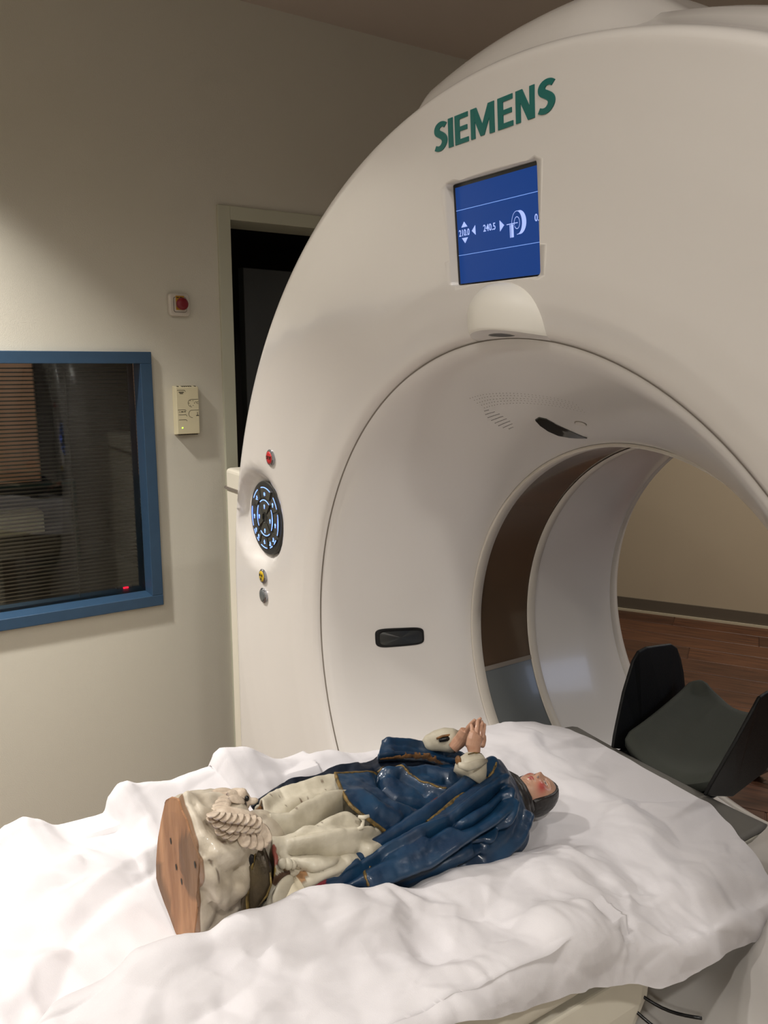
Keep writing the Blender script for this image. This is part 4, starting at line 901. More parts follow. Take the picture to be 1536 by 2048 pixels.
# ================================================================= SHEET ON THE TABLE
def interp(T_,y):
    if y<=T_[0][0]: return T_[0][1]
    for (a,b),(c,d) in zip(T_,T_[1:]):
        if y<=c:
            t=(y-a)/(c-a); t=t*t*(3-2*t)*.5+t*.5; return b+(d-b)*t
    return T_[-1][1]
ZF=[(-1.5,-.12),(-.9,-.12),(-.70,-.145),(-.658,-.130),(-.636,-.109),(-.613,-.103),(-.595,-.111),(-.572,-.126),(-.547,-.131),(-.506,-.131),(-.492,-.105),(-.476,-.090),(-.464,-.089),(-.446,-.098),(-.395,-.114),(-.353,-.114),(-.327,-.113),(-.318,-.101),(-.311,-.088),(-.28,-.098),(-.213,-.132),(-.165,-.142),(-.116,-.152),(-.076,-.165),(-.041,-.170),(.06,-.180),(.21,-.187),(.25,-.186),(.30,-.192),(.333,-.20),(.40,-.21)]
ZN=[(-1.5,-.10),(-.62,-.075),(-.544,-.064),(-.502,-.073),(-.462,-.064),(-.401,-.065),(-.343,-.074),(-.295,-.087),(-.228,-.117),(-.188,-.123),(-.113,-.131),(-.059,-.133),(0,-.150),(.06,-.180),(.12,-.197),(.4,-.205)]
ZT=[(-1.5,-.16),(-.55,-.160),(-.48,-.172),(-.40,-.195),(-.2,-.204),(.4,-.206)]
HEM=[(-1.5,-.40),(-.80,-.30),(-.60,-.15),(-.45,-.115),(-.379,-.112),(-.29,-.132),(-.195,-.164),(-.136,-.178),(-.086,-.189),(-.014,-.212),(.055,-.248),(.109,-.262),(.169,-.266),(.237,-.270),(.30,-.280),(.42,-.30)]
RAIL=[(-1.5,-.112),(-.10,-.116),(-.03,-.125),(.04,-.155),(.12,-.190),(.2,-.204),(.4,-.215)]
def yend(x):
    T_=[(-.40,.31),(-.27,.335),(-.2,.372),(0,.372),(.12,.368),(.174,.345),(.23,.309),(.27,.300),(.31,.32)]
    return interp(T_,x)
def section(y):
    zf,zn,zt,hm,ra=interp(ZF,y),interp(ZN,y),interp(ZT,y),interp(HEM,y),interp(RAIL,y)
    k=min(1,max(0,(y+.05)/.12))       # 0 over the rails, 1 over the flat pad
    P=[(-.325,zf-.16),(-.305,zf-.08),(-.288,zf-.018),(-.268,zf),(-.235,zf*.8+zt*.2),(-.17,zf*.35+zt*.65+.004),(-.115,zt+.006),(0,zt),(.065,zt*.85+zn*.15),(.098,zt*.35+zn*.65),(.13,zn),
       (.165,zn*.75+ra*.25-.004),(.21,(ra+zn)/2-.010+.010*k),(.250,ra-.002),(.281,ra-.006-.02*k),(.297,(ra*.5+hm*.5)),(.304,hm)]
    return [Vector((x,y,z+ISO)) for x,z in P]
NU,NV=430,300
Y0,Y1=-1.25,.372
def facet(q,am):
    d_,pt=noise.voronoi(q); c=pt[0]; g=noise.noise_vector(c*3.7+Vector((1.3,4.1,2.2)))
    w_=min(1,(d_[1]-d_[0])*3.2)
    return am*((q-c).dot(g)*3.2)*w_
CREASE=[]
for k in range(22):
    an_=random.uniform(0,math.pi); fq=(4.5,6,8,11,15,21,28)[k%7]; CREASE.append((math.cos(an_),math.sin(an_),fq,.052/fq,random.random()))
rows=[]
for i in range(NU):
    t=i/(NU-1); y=Y0+(Y1-Y0)*(t**.85); sec=section(y); row=[]
    for j in range(NV):
        v=j/(NV-1); p=cr(sec,v)
        ye=yend(p.x); sc=(ye-Y0)/(Y1-Y0); yy=Y0+(y-Y0)*sc
        row.append(Vector((p.x,yy,p.z)))
    rows.append(row)
base=[r_[:] for r_ in rows]
for i in range(NU):
    for j in range(NV):
        p=base[i][j]; n=nrm(base,i,j)
        if n.z<0 or (abs(n.z)<.2 and n.x*p.x<0): n=-n
        x,y=p.x,p.y
        w0=Vector((x*1.0,y*1.0,p.z*1.0))
        wq=noise.noise(w0*5); wr=noise.noise(w0*5+Vector((9,3,0))); a_=x+.05*wq; b_=y+.05*wr
        wv=w0+Vector((wq,wr,0))*.035
        d=.0045*noise.noise(Vector((x*7+3,y*3.2,p.z*5)))
        d+=facet(Vector((wv.x*5.5+wv.y*2.0,wv.y*5.0-wv.x*1.5,wv.z*4)),.115)/5
        d+=facet(Vector((wv.x*13-wv.y*6,wv.y*9+wv.x*4,wv.z*9+7)),.085)/11
        d+=facet(Vector((wv.x*24+wv.y*9,wv.y*20-wv.x*9,wv.z*18+3)),.038)/22
        for dx_,dy_,fr_q,am_,ph_ in CREASE:
            m_=sstep(.08,.42,noise.noise(Vector((x*fr_q*.33+ph_*7,y*fr_q*.33-ph_*3,p.z*fr_q*.3))))
            if m_>0:
                q=(a_*dx_+b_*dy_+p.z*.6)*fr_q+ph_+.12*noise.noise(w0*fr_q*.7); q=abs(2*(q-math.floor(q))-1)
                d+=am_*m_*(math.sqrt(q*q+.0004)-.5)
        fl_=1-.5*sstep(-.02,.14,y)*sstep(.24,.17,abs(x))
        st=1-.72*sstep(.14,.09,abs(x))*sstep(-.60,-.52,y)*sstep(.16,.10,y)
        dd=d*fl_*st*(1-.55*sstep(-.17,-.25,x))
        tz=sstep(.395,.30,y)
        q=p+n*(dd*(.35+.65*tz)+.0025)
        if abs(x)<.232 and q.z<ISO-.2040: q.z=ISO-.2040+.15*(q.z-ISO+.2040)*0
        zl=ISO-.1350-max(0,(y+.10))*.12
        if .232<=abs(x)<.284 and y<(-.03 if x>0 else -.18) and q.z<zl: q.z=zl
        xl=.293-max(0,y+.10)*.15
        if x>=.284 and y<-.03 and q.z>ISO-.22 and q.x<xl: q.x=xl
        rows[i][j]=q
bm=grid_bm(rows)
sh=obj('bed_sheet',bm,M['cloth']); tag(sh,'crumpled white sheet spread over the patient table','sheet')

# ================================================================= STATUE
st=empty('carved_statue',(0,-.45,ISO-.18),'painted wooden praying woman in a blue mantle lying on the white sheet','statue'); bpy.context.view_layer.update()
ROCKL=[(a_,w_,[Vector(p) for p in L]) for a_,w_,L in [
 (.010,.010,[(0.0309, -0.4936, 1.0601),(0.0532, -0.4904, 1.0495),(0.0722, -0.4887, 1.0359),(0.0871, -0.481, 1.0256),(0.0834, -0.4581, 1.0003)]),
 (-.011,.0055,[(0.0822, -0.4961, 1.0296),(0.0883, -0.4886, 1.0182),(0.0816, -0.4724, 0.994),(0.08, -0.4512, 0.9869)]),
 (-.006,.004,[(0.078, -0.4887, 1.033),(0.0885, -0.4771, 1.0201),(0.0831, -0.4628, 0.9994),(0.0802, -0.4463, 0.9876)]),
 (.008,.009,[(0.0851, -0.4821, 1.0059),(0.0789, -0.4659, 0.9805),(0.0768, -0.4491, 0.9696)]),
 (-.003,.003,[(0.079, -0.4836, 0.9812),(0.0762, -0.4683, 0.9659),(0.073, -0.448, 0.9539)]),
 (-.003,.003,[(0.0763, -0.479, 0.9664),(0.0729, -0.4644, 0.9534),(0.0721, -0.452, 0.9505)]),
 (.012,.015,[(0.0825, -0.4873, 0.9971),(0.0765, -0.4773, 0.9678),(0.0714, -0.4598, 0.948),(0.0764, -0.4515, 0.967)]),
 (-.012,.006,[(0.0789, -0.4952, 0.9808),(0.074, -0.4867, 0.9574),(0.0677, -0.4709, 0.9341),(0.0672, -0.4561, 0.9322),(0.0709, -0.4474, 0.9459)]),
 (-.006,.004,[(0.0582, -0.4947, 0.9056),(0.064, -0.4772, 0.9214),(0.0682, -0.4589, 0.9359)]),
 (.007,.007,[(0.0654, -0.4924, 0.9256),(0.0685, -0.4723, 0.9372)]),
 (-.004,.004,[(0.0345, -0.488, 1.0565),(0.0539, -0.4872, 1.0488),(0.0589, -0.4811, 1.0432)]),
 (.004,.006,[(0.0295, -0.4884, 1.0615),(0.0419, -0.4814, 1.0543),(0.0511, -0.4731, 1.0519)]),
 (-.003,.003,[(0.0615, -0.4892, 1.0412),(0.077, -0.4779, 1.0335),(0.0867, -0.4586, 1.0259)])]]
# --- base block
ring=[Vector(p) for p in BASE_OUTLINE]; cen=sum(ring,Vector())/len(ring)
N=72; loop=ring+[ring[0]]
def around(t):
    s=t*len(ring); i=int(s)%len(ring); f=s-int(s); return ring[i].lerp(ring[(i+1)%len(ring)],f)
rows=[]
SECT=[(0,1.0),(.003,1.01),(.008,1.02),(.02,1.02),(.035,.99),(.048,.96),(.06,.92),(.070,.86),(.078,.74),(.082,.5)]
for dy,s in SECT:
    row=[]
    for k in range(N):
        p=around(k/N); d=p-cen; row.append(cen+Vector((d.x*s,dy,d.z*(s if d.z<0 else s*(.98 if dy<.06 else .97)))))
    rows.append(row)
fine=[]
for i in range(len(rows)-1):
    for q in range(5): fine.append([rows[i][k].lerp(rows[i+1][k],q/5) for k in range(N)])
fine.append(rows[-1])
out=[]
for i,row in enumerate(fine):
    o_=[]
    for k,p in enumerate(row):
        d=(p-cen); d.y=0; n=d.normalized(); e_=min(1,i/4)
        a=math.atan2(d.z,d.x); yy=p.y+.5
        q=.005*noise.noise(Vector((p.x*22,p.y*34,p.z*22)))+.0025*noise.noise(p*75)
        for a_,w_,L in ROCKL:
            dd_=seg_dist(p,L)
            if dd_<3*w_: q+=a_*math.exp(-(dd_/w_)**2)
        o_.append(p+n*q*e_+Vector((0,.004*noise.noise(p*60)*(i<1),0)))
    out.append(o_)
bm=grid_bm(out,closed=True); bm.faces.new([v for v in bm.verts][-N:])
ro=obj('rock_base',bm,M['rock'],st)
def rockpaint(co):
    s=noise.noise(Vector((co.x*90,co.y*200,co.z*90)))+.5*noise.noise(co*300)
    for a_,w_,L in ROCKL:
        if a_<0 and seg_dist(co,L)<.0011+.0012*noise.noise(co*90): return lin((96,66,46))+(.8,)
    if s>.80: return lin((88,58,42))+(.85,)
    if co.y<-.4965: return lin((128,92,62))+(.9,)
    s2=noise.noise(co*26)
    if s2>.42: return lin((132,126,112))+(.5,)
    return (0,0,0,0)
paint(ro.data,rockpaint)
# wooden underside as a plate of its own
bm=bmesh.new(); rr=[[],[]]
rings=[]
for s,dy in ((1.0,.001),(.995,-.0012),(.80,-.0018),(.6,-.0016),(.4,-.002),(.2,-.0016)):
    rings.append([cen+Vector(((around(k/N)-cen).x*s,dy+.0007*noise.noise((around(k/N))*30*s+Vector((s*9,0,0))),(around(k/N)-cen).z*s)) for k in range(N)])
bm=grid_bm(rings,closed=True); cv=bm.verts.new(cen+Vector((0,-.0016,0))); bm.verts.ensure_lookup_table(); vs=list(bm.verts)
for k in range(N): bm.faces.new((vs[5*N+k],vs[5*N+(k+1)%N],cv))
bw=obj('wooden_underside',bm,M['wood'],st,smooth=False)
paint(bw.data,lambda co:(lin((70,58,44))+(.55,) if noise.noise(Vector((co.x*9+3,1,co.z*9)))>.3 else (0,0,0,0)))
for p in ((-0.006, -0.502, 0.995),(0.01, -0.502, 0.97),(0.028, -0.502, 0.962),(0.078, -0.502, 1.013)):
    bm=bmesh.new(); r=bmesh.ops.create_circle(bm,cap_ends=True,segments=12,radius=1); h_=.004 if p[2]!=0 else .003
    for v in r['verts']: v.co=Vector((p[0]+v.co.x*.0028*(1+.3*noise.noise(v.co*3)),p[1]-.0004,p[2]+v.co.y*.0042*(1+.3*noise.noise(v.co*5))))
    obj('nail_hole',bm,M['darkgroove'],bw,smooth=False)
# --- robe and mantle sheets
robe,rrob=sheet('robe','white_robe',M['robe'],st,120,140,.004,sgn=-1,rough=.0014,rscale=48)
core=bmesh.new()
tube(core,[(.015,y_,ISO-.150+.012*(y_>-.1)) for y_ in (-.435,-.37,-.32,-.25,-.18,-.10,-.03,.02,.045)],[(.045,.05),(.045,.045),(.042,.04),(.048,.042),(.052,.044),(.056,.046),(.052,.044),(.038,.034),(.015,.015)],24)
obj('body_core',core,M['navy'],st)
fm,rfm=sheet('far_mantle','mantle_back_panel',M['navy'],st,90,30,.005,sgn=1,rough=.0022,rscale=60)
fm['label']='dark navy far side of the mantle'
ff,rff=sheet('front_flap','mantle_front_flap',M['mantle'],st,120,120,.004,sgn=-1,rough=.0014,rscale=45,extra=lambda p,u,v:.0035*(1-v))
am,ram=sheet('arm_mantle','mantle_sleeve',M['mantle'],st,90,60,.004,sgn=-1,rough=.0012,rscale=50)
nm,rnm=sheet('near_mantle','mantle_drape',M['mantle'],st,210,150,.004,sgn=1,rough=.0015,rscale=42)
nm['label']='blue mantle drape with chipped red patches'
ribbon('t_near','gold_trim',M['gold'],nm,rnm,.0046,lift=.0034,sgn=1,rag=.5)
ribbon('t_near_low','gold_trim',M['gold'],nm,rnm,.004,sgn=1,rag=.3)
ribbon('t_flap_edge','gold_trim',M['gold'],ff,rff,.0042,sgn=-1)
ribbon('t_flap_top','gold_trim',M['gold'],ff,rff,.004,sgn=-1)
ribbon('t_flap_mid','gold_trim',M['gold'],ff,rff,.0035,sgn=-1)
ribbon('t_arm','bare_wood_edge',M['torn'],am,ram,lambda t:.008*(.35+.9*math.sin(math.pi*min(1,.15+t*.9))),lift=.002,sgn=-1,rag=.5)
# --- crescent
bm=bmesh.new(); CR=[(486,1700,.055),(499,1692,.050),(513,1692,.055),(525,1700,.062),(534,1720,.070),(541,1745,.078),(541,1768,.082),(533,1790,.082),(517,1812,.078),(499,1832,.070),(484,1828,.066),(481,1810,.064),(483,1770,.062),(484,1735,.058)]
CRV=[(0.067, -0.441, 1.002),(0.062, -0.431, 1.001),(0.067, -0.425, 1.001),(0.074, -0.42, 0.999),(0.082, -0.419, 0.99),(0.09, -0.418, 0.978),(0.094, -0.42, 0.967),(0.094, -0.426, 0.955),(0.09, -0.434, 0.942),(0.082, -0.442, 0.927),(0.078, -0.45, 0.93),(0.076, -0.45, 0.941),(0.074, -0.447, 0.964),(0.07, -0.445, 0.983)]
CRV=[Vector(p) for p in CRV]; cc=sum(CRV,Vector())/len(CRV); n_=Vector((.80,-.45,.35)).normalized()
rings=[]
for s,l_ in ((1.0,-.02),(1.0,0),(.97,.0016),(.75,.0028),(.5,.0036),(.2,.004)):
    rings.append([cc+(p-cc)*s+n_*l_ for p in CRV])
bm=grid_bm(rings,closed=True,capends=True); cres=obj('crescent_moon',bm,M['bronze'],st,bevel=0)
tube_b=bmesh.new(); tube(tube_b,[(0.085, -0.445, 0.933),(0.081, -0.444, 0.948),(0.078, -0.441, 0.964),(0.075, -0.435, 0.982),(0.073, -0.43, 0.998)],.0022,8); obj('gold_ridge',tube_b,M['bronze2'],cres)
tube_b=bmesh.new(); tube(tube_b,[(0.093, -0.42, 0.981),(0.097, -0.421, 0.968),(0.097, -0.427, 0.956),(0.093, -0.436, 0.943)],.0012,8); obj('gold_ridge',tube_b,M['bronze2'],cres)
tube_b=bmesh.new(); tube(tube_b,[(0.073, -0.441, 1.006),(0.071, -0.435, 0.995),(0.071, -0.433, 0.976),(0.071, -0.436, 0.961)],[.004,.006,.005,.002],8); obj('dark_gap',tube_b,M['black'],cres)
# broken crescent tip on the far side
bm=bmesh.new(); BT=[(-0.012, -0.403, 0.992),(-0.018, -0.392, 0.99),(-0.024, -0.38, 0.992),(-0.026, -0.374, 0.987),(-0.022, -0.378, 0.983),(-0.018, -0.376, 0.978),(-0.012, -0.386, 0.982),(-0.01, -0.394, 0.988)]
BT=[Vector(p) for p in BT]; c_=sum(BT,Vector())/len(BT)
bm=grid_bm([[p-Vector((.012,0,.012)) for p in BT],BT,[c_+(p-c_)*.7+Vector((.003,-.001,.003)) for p in BT]],closed=True,capends=True)
obj('broken_crescent_tip',bm,M['torn'],st)
# foot and curls at the robe hem
bm=bmesh.new(); ellipsoid(bm,(0.093, -0.404, 0.952),((-.35,.75,.25),(.5,.5,-.6),(0,0,1)),(.019,.008,.010),20,12); ft=obj('foot',bm,M['robe'],st)
bm=bmesh.new()
for c_,r_ in (((0.082, -0.399, 0.978),.008),((0.084, -0.393, 0.976),.0085),((0.084, -0.387, 0.973),.007)): ellipsoid(bm,c_,((1,0,0),(0,1,0),(0,0,1)),(r_*.8,r_*.7,r_*.8),14,10)
o=obj('hem_curl',bm,M['robe'],st); 
bm=bmesh.new(); tube(bm,[(0.064, -0.28, 0.988),(0.067, -0.279, 0.984),(0.07, -0.283, 0.978),(0.07, -0.289, 0.978)],[.003,.002,.003,.002],10); tube(bm,[(0.062, -0.284, 0.989),(0.066, -0.279, 0.988),(0.068, -0.271, 0.989)],[.002,.003,.002],10)
obj('chipped_fold',bm,M['robe'],st)
for o_ in st.children:
    if o_.type=='MESH' and o_.data.materials and o_.data.materials[0] in (M['robe'],M['feather'],M['skin'],M['navy'],M['mantle']) and 'paint' not in o_.data.color_attributes: paint(o_.data,lambda co:(0,0,0,0))
bm=bmesh.new(); ellipsoid(bm,(0.015, -0.401, 0.965),((1,0,0),(0,1,0),(0,0,1)),(.034,.036,.044),28,18); o=obj('cloud_core',bm,M['rock'],st); paint(o.data,lambda co:(0,0,0,0))
# --- cherub with wings
bm=bmesh.new(); hc=Vector((0.019, -0.43, 1.034)); ellipsoid(bm,hc,((1,0,0),(0,1,0),(0,0,1)),(.016,.019,.017),24,16)
ellipsoid(bm,hc+Vector((.004,.008,.012)),((1,0,0),(0,1,0),(0,0,1)),(.007,.006,.006),14,10)       # brow
ellipsoid(bm,hc+Vector((.010,.018,.001)),((1,0,0),(0,1,0),(0,0,1)),(.005,.008,.004),14,10)
ch=obj('cherub_head',bm,M['feather'],st); remesh(ch,.0016,3); paint(ch.data,lambda co:(lin((40,28,22))+(.95,) if ((co-hc-Vector((.012,-.002,.002))).length<.011) else (0,0,0,0)))
bm=bmesh.new(); ellipsoid(bm,hc+Vector((.0125,.010,.0085)),((1,0,0),(0,1,0),(0,0,1)),(.003,.003,.0035),10,8); obj('cherub_eye',bm,M['black'],ch)
def feather(base,tip,wd,th,up,parent,sh=0):
    base=Vector(base);tip=Vector(tip); ax=tip-base; L=ax.length; t=ax/L; up=Vector(up); s=t.cross(up).normalized(); u=s.cross(t).normalized(); rows=[]
    for k in range(9):
        f=k/8; w_=wd*(.55+.45*math.sin(math.pi*min(1,f*1.05)**.8))*(1 if f<.75 else math.sqrt(max(.02,1-((f-.75)/.25)**2)))
        row=[]
        for j in range(12):
            a=2*math.pi*j/12; hgt=th*(1.0 if math.sin(a)>0 else .8)
            rid=1+.25*math.cos(a*5)
            row.append(base+t*L*f+s*w_*math.cos(a)+u*(hgt*math.sin(a)*rid*(1-.5*f)+.002*math.sin(math.pi*f)))
        rows.append(row)
    o=obj('feather',grid_bm(rows,closed=True,capends=True),M['feather'],parent)
    tipc=base+t*L
    paint(o.data,lambda co:(lin((92,70,76))+(.75,) if (abs((co-base-t*((co-base).dot(t))).dot(s))>wd*.93 or (co-base).dot(t)>L*.97) else (0,0,0,0)))
    return o
wg=bpy.data.objects.new('near_wing',None); COL.objects.link(wg); wg.location=(0.05, -0.461, 1.038); wg.parent=st; wg.matrix_parent_inverse=st.matrix_basis.inverted(); bpy.context.view_layer.update()
upn=(.62,-.42,.66)
bm=bmesh.new(); tube(bm,[(0.056, -0.47, 1.049),(0.058, -0.458, 1.045),(0.062, -0.445, 1.039),(0.066, -0.431, 1.033),(0.07, -0.424, 1.026)],[.009,.012,.013,.012,.009],14); o=obj('wing_arm',bm,M['feather'],wg); paint(o.data,lambda co:(0,0,0,0))
NEARF=[ # long bottom row
 ((0.068, -0.468, 1.041),(0.078, -0.479, 1.051)),((0.072, -0.465, 1.039),(0.082, -0.475, 1.042)),((0.074, -0.46, 1.037),(0.084, -0.469, 1.037)),((0.076, -0.454, 1.034),(0.086, -0.462, 1.033)),
 ((0.077, -0.446, 1.035),(0.09, -0.447, 1.024)),((0.078, -0.44, 1.033),(0.091, -0.439, 1.02)),((0.079, -0.435, 1.033),(0.092, -0.431, 1.017)),((0.08, -0.43, 1.035),(0.092, -0.425, 1.018)),((0.08, -0.428, 1.037),(0.092, -0.421, 1.022)),
 # middle row
 ((0.068, -0.473, 1.053),(0.082, -0.485, 1.059)),((0.072, -0.468, 1.051),(0.085, -0.479, 1.051)),((0.074, -0.462, 1.048),(0.088, -0.472, 1.047)),((0.076, -0.456, 1.046),(0.09, -0.465, 1.042)),((0.077, -0.449, 1.044),(0.091, -0.456, 1.041)),((0.078, -0.444, 1.043),(0.092, -0.447, 1.038)),((0.079, -0.438, 1.042),(0.093, -0.44, 1.035)),((0.08, -0.432, 1.042),(0.093, -0.431, 1.033)),
 # top row
 ((0.068, -0.473, 1.059),(0.084, -0.483, 1.064)),((0.071, -0.468, 1.059),(0.087, -0.477, 1.061)),((0.073, -0.462, 1.058),(0.089, -0.47, 1.057)),((0.075, -0.456, 1.055),(0.091, -0.463, 1.054)),((0.076, -0.449, 1.053),(0.092, -0.455, 1.051)),((0.078, -0.443, 1.05),(0.093, -0.446, 1.048)),((0.079, -0.436, 1.047),(0.094, -0.439, 1.045)),((0.08, -0.431, 1.043),(0.094, -0.431, 1.04))]
for i_,(b0,t0) in enumerate(NEARF):
    lf_=Vector(upn).normalized()*(.000 if i_<9 else .0022 if i_<17 else .0042)
    b0=Vector(b0); t0=b0+(Vector(t0)-b0)*(1.25 if i_<9 else .95)
    feather(b0+lf_,t0+lf_+Vector(upn)*.0015,.0078,.0015,upn,wg)
wf=bpy.data.objects.new('far_wing',None); COL.objects.link(wf); wf.location=(-0.01, -0.438, 1.026); wf.parent=st; wf.matrix_parent_inverse=st.matrix_basis.inverted(); bpy.context.view_layer.update()
for b0,t0,w_ in [((0.02, -0.43, 1.046),(0.016, -0.46, 1.055),.006),((0.026, -0.43, 1.045),(0.022, -0.462, 1.054),.0055),((0.032, -0.434, 1.045),(0.028, -0.462, 1.052),.0055),((0.038, -0.443, 1.048),(0.034, -0.464, 1.05),.0055),((0.046, -0.447, 1.049),(0.042, -0.472, 1.049),.0065),((0.054, -0.453, 1.05),(0.05, -0.477, 1.05),.0065),((0.062, -0.46, 1.051),(0.06, -0.48, 1.052),.006),((0.024, -0.424, 1.041),(0.028, -0.444, 1.054),.007),((0.03, -0.424, 1.04),(0.034, -0.445, 1.051),.007)]:
    feather(b0,t0,w_*1.1,.0026,(.4,-.3,.85),wf)
# --- sleeves
bm=bmesh.new(); tube(bm,[(0.036, -0.086, 0.97),(0.034, -0.079, 0.977),(0.031, -0.073, 0.984),(0.027, -0.066, 0.989),(0.024, -0.063, 0.996)],[(.021,.021),(.023,.023),(.022,.022),(.019,.019),(.0125,.0125)],28)
ns=obj('near_sleeve',bm,M['robe'],st)
for v in ns.data.vertices: v.co+=(v.normal*(.0022*noise.noise(v.co*90)))
paint(ns.data,lambda co:(0,0,0,0))
bm=bmesh.new(); tube(bm,[(0.034, -0.084, 1.005),(0.037, -0.075, 1.006),(0.034, -0.064, 1.001),(0.028, -0.054, 0.994)],.0011,8); obj('gold_trim',bm,M['gold'],ns)
bm=bmesh.new(); tube(bm,[(0.06, -0.121, 1.011),(0.062, -0.108, 1.005),(0.058, -0.086, 1.002),(0.048, -0.062, 0.995)],[.004,.006,.006,.003],12); o=obj('cuff_fold',bm,M['robe'],ns); paint(o.data,lambda co:(0,0,0,0))
bm=bmesh.new(); ellipsoid(bm,(0.052, -0.116, 1.013),((1,0,0),(0,1,0),(0,0,1)),(.005,.004,.007),12,10); obj('chipped_cuff_edge',bm,M['torn'],ns)
# far sleeve with an opening
rows=[]
P_=[Vector(p) for p in ((-0.075, -0.084, 0.969),(-0.072, -0.076, 0.974),(-0.066, -0.066, 0.978),(-0.058, -0.054, 0.98),(-0.05, -0.047, 0.981),(-0.044, -0.042, 0.98))]
bm=bmesh.new(); tube(bm,P_,[(.006,.007),(.012,.013),(.016,.016),(.018,.018),(.018,.018),(.0165,.016)],26,cap=False)
fs=obj('far_sleeve',bm,M['robe'],st)
for v in fs.data.vertices: v.co+=(v.normal*(.002*noise.noise(v.co*80)))
s=fs.modifiers.new('s','SOLIDIFY'); s.thickness=.003; s.offset=-1; paint(fs.data,lambda co:(0,0,0,0))
bm=bmesh.new(); ct0=P_[-1]; tt=(P_[-1]-P_[-2]).normalized(); u_=tt.cross(Vector((0,0,1))).normalized(); v_=tt.cross(u_)
tube(bm,[ct0+u_*.0155*math.cos(R(a))+v_*.0155*math.sin(R(a))+Vector((0,.0015*math.sin(R(a*3)),0)) for a in range(0,361,15)],.0018,8,cap=False); obj('bare_wood_edge',bm,M['torn'],fs)
bm=bmesh.new(); tube(bm,[(-0.05, -0.077, 0.991),(-0.046, -0.069, 0.995),(-0.044, -0.054, 0.994),(-0.042, -0.042, 0.99),(-0.04, -0.038, 0.984)],.0018,8); obj('bare_wood_edge',bm,M['torn'],fs)
bm=bmesh.new(); tube(bm,[(-0.047, -0.074, 0.989),(-0.044, -0.063, 0.99),(-0.042, -0.049, 0.988)],[.003,.004,.003],8); obj('sleeve_hollow',bm,M['black'],fs)
bm=bmesh.new(); tube(bm,[P_[-2],P_[-1]+tt*.003],.013,20); obj('inner_sleeve',bm,M['torn'],fs)
# --- hands
def hand(name,palm,fingers,thumb):
    bm=bmesh.new()
    tube(bm,[p for p,_ in palm],[r for _,r in palm],18)
    for pts,r0 in fingers: capsule(bm,pts,[r0,r0*1.02,r0*.92,r0*.78],12)
    capsule(bm,thumb[0],[thumb[1]*1.25,thumb[1],thumb[1]*.8],12)
    o=obj(name,bm,M['skin'],st); remesh(o,.0007,2); 
    paint(o.data,lambda co:(lin((150,84,66))+(.35*max(0,noise.noise(co*140)),)))
    return o
def F4(a,b,c,d): return [Vector(a),Vector(b),Vector(c),Vector(d)]
hand('near_hand',[((0.022, -0.062, 0.995),(.0085,.0085)),((0.021, -0.062, 1.0),(.0100,.0085)),((0.019, -0.062, 1.007),(.0128,.0080)),((0.018, -0.059, 1.013),(.0138,.0072)),((0.016, -0.055, 1.019),(.0128,.0060)),((0.016, -0.053, 1.021),(.0112,.0045))],
 [(F4((0.016, -0.061, 1.018),(0.013, -0.06, 1.023),(0.009, -0.057, 1.027),(0.005, -0.055, 1.03)),.0034),
  (F4((0.016, -0.054, 1.018),(0.013, -0.052, 1.024),(0.009, -0.047, 1.029),(0.005, -0.043, 1.033)),.0035),
  (F4((0.015, -0.046, 1.015),(0.012, -0.044, 1.02),(0.008, -0.039, 1.024),(0.004, -0.033, 1.027)),.0034),
  (F4((0.012, -0.038, 1.009),(0.009, -0.035, 1.014),(0.006, -0.031, 1.019),(0.003, -0.028, 1.023)),.0030)],
 ([(0.01, -0.037, 0.996),(0.004, -0.029, 0.999),(0.0, -0.025, 1.002)],.0036))
hand('far_hand',[((-0.036, -0.056, 0.976),(.0090,.0090)),((-0.034, -0.052, 0.981),(.0100,.0095)),((-0.029, -0.046, 0.99),(.0100,.0110)),((-0.023, -0.044, 0.999),(.0085,.0120)),((-0.019, -0.042, 1.007),(.0065,.0120))],
 [(F4((-0.018, -0.045, 1.005),(-0.015, -0.045, 1.015),(-0.01, -0.043, 1.023),(-0.005, -0.041, 1.03)),.0034),
  (F4((-0.022, -0.037, 1.002),(-0.017, -0.036, 1.012),(-0.011, -0.034, 1.021),(-0.006, -0.029, 1.029)),.0034),
  (F4((-0.024, -0.029, 0.997),(-0.018, -0.028, 1.007),(-0.012, -0.027, 1.017),(-0.007, -0.025, 1.023)),.0032),
  (F4((-0.024, -0.025, 0.993),(-0.018, -0.024, 1.002),(-0.012, -0.024, 1.01),(-0.007, -0.023, 1.018)),.0028)],
 ([(-0.026, -0.035, 0.98),(-0.016, -0.028, 0.989),(-0.008, -0.023, 0.996)],.0036))
